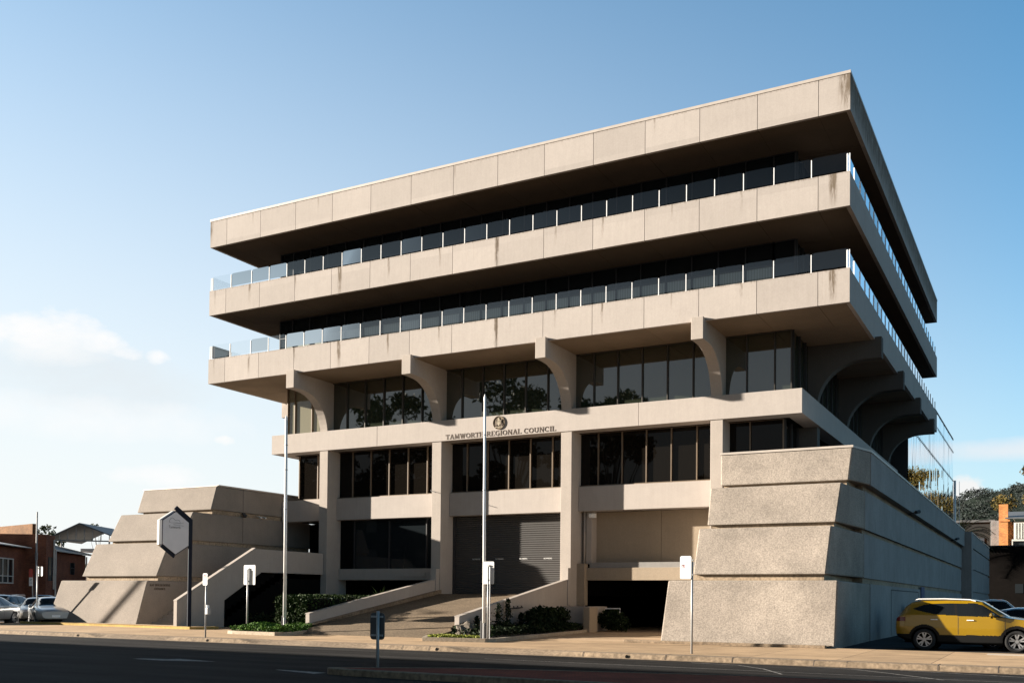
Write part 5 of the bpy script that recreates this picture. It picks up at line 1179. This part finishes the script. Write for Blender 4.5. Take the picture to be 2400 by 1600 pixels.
sxyz = N(nt, 'ShaderNodeSeparateXYZ'); L(nt, V, sxyz.inputs[0])
dot = N(nt, 'ShaderNodeVectorMath', operation='DOT_PRODUCT'); dot.inputs[1].default_value = tuple(-SUN_D); L(nt, V, dot.inputs[0])
def ma(op, a, b=None, clamp=False):
    m = N(nt, 'ShaderNodeMath', operation=op); m.use_clamp = clamp
    for i, x in enumerate((a, b)):
        if x is None: continue
        if isinstance(x, (int, float)): m.inputs[i].default_value = x
        else: L(nt, x, m.inputs[i])
    return m.outputs[0]
vm = N(nt, 'ShaderNodeVectorMath', operation='MULTIPLY'); L(nt, sky.outputs[0], vm.inputs[0]); vm.inputs[1].default_value = (.62, 1.92, 2.5)
el = ma('MAXIMUM', sxyz.outputs[2], 0.0); inv = ma('SUBTRACT', 1.0, el)
h1 = ma('MULTIPLY', ma('MULTIPLY', ma('MAXIMUM', ma('ADD', dot.outputs['Value'], .25), 0.0), 2.8), ma('POWER', inv, 2.9))
h2 = ma('MULTIPLY', ma('POWER', inv, 6.4), 1.42)
hz_ = ma('ADD', h1, h2); hz_ = ma('SUBTRACT', 1.0, ma('POWER', 2.718, ma('MULTIPLY', hz_, -1.15)))
HZ = (.955/SKY, .965/SKY, .955/SKY, 1)
c1 = mixc(nt, ma('MINIMUM', hz_, 1.0), vm.outputs[0], HZ)
# clouds: a few banks placed by compass direction and elevation, broken up by noise
az = ma('ARCTAN2', sxyz.outputs[0], sxyz.outputs[1])
def cloud(azc, elc, wa, we, sc_, thr, soft, seed):
    dx = ma('DIVIDE', ma('SUBTRACT', az, azc), wa); dz = ma('DIVIDE', ma('SUBTRACT', sxyz.outputs[2], elc), we)
    r2 = ma('ADD', ma('MULTIPLY', dx, dx), ma('MULTIPLY', dz, dz)); e = ma('SUBTRACT', 1.0, r2)
    mp = N(nt, 'ShaderNodeMapping'); mp.inputs['Scale'].default_value = (1, 1, 1.7); mp.inputs['Location'].default_value = (seed, seed*.7, 0); L(nt, V, mp.inputs[0])
    nn = noise(nt, mp.outputs[0], sc_, 9, .62)
    return rng(nt, ma('ADD', ma('MULTIPLY', e, .48), nn), thr, thr + soft, 0, 1)
# sky dimmed outside the camera's view direction, added to deepen the shadows
vd = N(nt, 'ShaderNodeVectorMath', operation='DOT_PRODUCT'); vd.inputs[1].default_value = (-.476, .879, 0); L(nt, V, vd.inputs[0])
ss = N(nt, 'ShaderNodeMapRange', interpolation_type='SMOOTHSTEP'); ss.inputs[1].default_value = .35; ss.inputs[2].default_value = .80; ss.inputs[3].default_value = 0; ss.inputs[4].default_value = 1.0
L(nt, vd.outputs['Value'], ss.inputs[0])
lo = N(nt, 'ShaderNodeMapRange', interpolation_type='SMOOTHSTEP'); lo.inputs[1].default_value = .20; lo.inputs[2].default_value = .42; lo.inputs[3].default_value = .36; lo.inputs[4].default_value = 0
L(nt, sxyz.outputs[2], lo.inputs[0])
fmin = ma('ADD', ma('ADD', lo.outputs[0], .09), ma('MULTIPLY', ma('MAXIMUM', sxyz.outputs[0], 0.0), .55))
ss.inputs[3].default_value = 0.0
fall = ma('MINIMUM', ma('ADD', ma('MAXIMUM', ss.outputs[0], fmin), ma('MULTIPLY', ma('POWER', ma('MAXIMUM', dot.outputs['Value'], 0.0), 5.0), .3)), 1.0)
c2 = c1
def addcloud(cur, mask, val, amt):
    return mixc(nt, mul(nt, mask, amt), cur, (val[0]/SKY, val[1]/SKY, val[2]/SKY, 1))
# soft grey bellies first, then the bright puffs along their tops and a pale haze below
c2 = addcloud(c2, cloud(-.905, .195, .135, .036, 8, .58, .55, 1.3), (.78, .82, .845), .72)
c2 = addcloud(c2, cloud(-.945, .224, .085, .024, 14, .60, .45, 2.9), (.97, .98, .98), .8)
for i_, (a_, e_, wa_, we_) in enumerate(((-.918, .240, .036, .022), (-.955, .232, .040, .017), (-.992, .230, .034, .024), (-.888, .228, .026, .014), (-.866, .221, .018, .010), (-.842, .219, .016, .010))):
    c2 = addcloud(c2, cloud(a_, e_, wa_, we_, 34, .70, .34, 4.1 + i_), (1.0, 1.0, 1.0), .92)
c2 = addcloud(c2, cloud(-.89, .162, .17, .026, 12, .58, .55, 7.7), (1.0, 1.0, 1.0), .75)
c2 = addcloud(c2, cloud(-.78, .148, .016, .006, 40, .74, .25, 5.5), (1.0, 1.0, .99), .8)
c2 = addcloud(c2, cloud(-.84, .112, .06, .014, 22, .68, .35, 3.1), (1.0, 1.0, 1.0), .8)
c2 = addcloud(c2, cloud(.03, .137, .19, .014, 9, .60, .40, 9.4), (.84, .88, .92), .8)
c2 = addcloud(c2, cloud(.16, .20, .16, .05, 8, .66, .40, 6.4), (.88, .90, .93), .7)
c2 = addcloud(c2, cloud(-.072, .102, .030, .016, 34, .66, .25, 8.3), (.95, .93, .91), .9)
fm_ = N(nt, 'ShaderNodeVectorMath', operation='SCALE'); L(nt, c2, fm_.inputs[0]); L(nt, fall, fm_.inputs['Scale']); L(nt, fm_.outputs[0], bg.inputs[0]); bg.inputs[1].default_value = SKY

cam = bpy.data.cameras.new('camera'); co = bpy.data.objects.new('camera', cam); COL.objects.link(co); sc.camera = co
yaw, pit, rol = .4966, .0195, .0095
R_ = Vector((math.cos(yaw), math.sin(yaw), 0)); F_ = Vector((-math.sin(yaw), math.cos(yaw), 0)); U_ = Vector((0, 0, 1))
F2 = F_*math.cos(pit) + U_*math.sin(pit); U2 = U_*math.cos(pit) - F_*math.sin(pit)
R3 = R_*math.cos(rol) + U2*math.sin(rol); U3 = U2*math.cos(rol) - R_*math.sin(rol)
co.matrix_world = Matrix(((R3.x, U3.x, -F2.x, 0), (R3.y, U3.y, -F2.y, 0), (R3.z, U3.z, -F2.z, 1.5), (0, 0, 0, 1)))
cam.sensor_width = 36; cam.lens = 2333.8/2400*36; cam.shift_y = (1355.86 - 800)/2400; cam.clip_start = .1; cam.clip_end = 9000
sc.view_settings.view_transform = 'Standard'; sc.view_settings.look = 'None'; sc.view_settings.exposure = 0
sc.cycles.max_bounces = 8; sc.cycles.transparent_max_bounces = 16; sc.cycles.sample_clamp_indirect = 6
sc.cycles.use_denoising = True
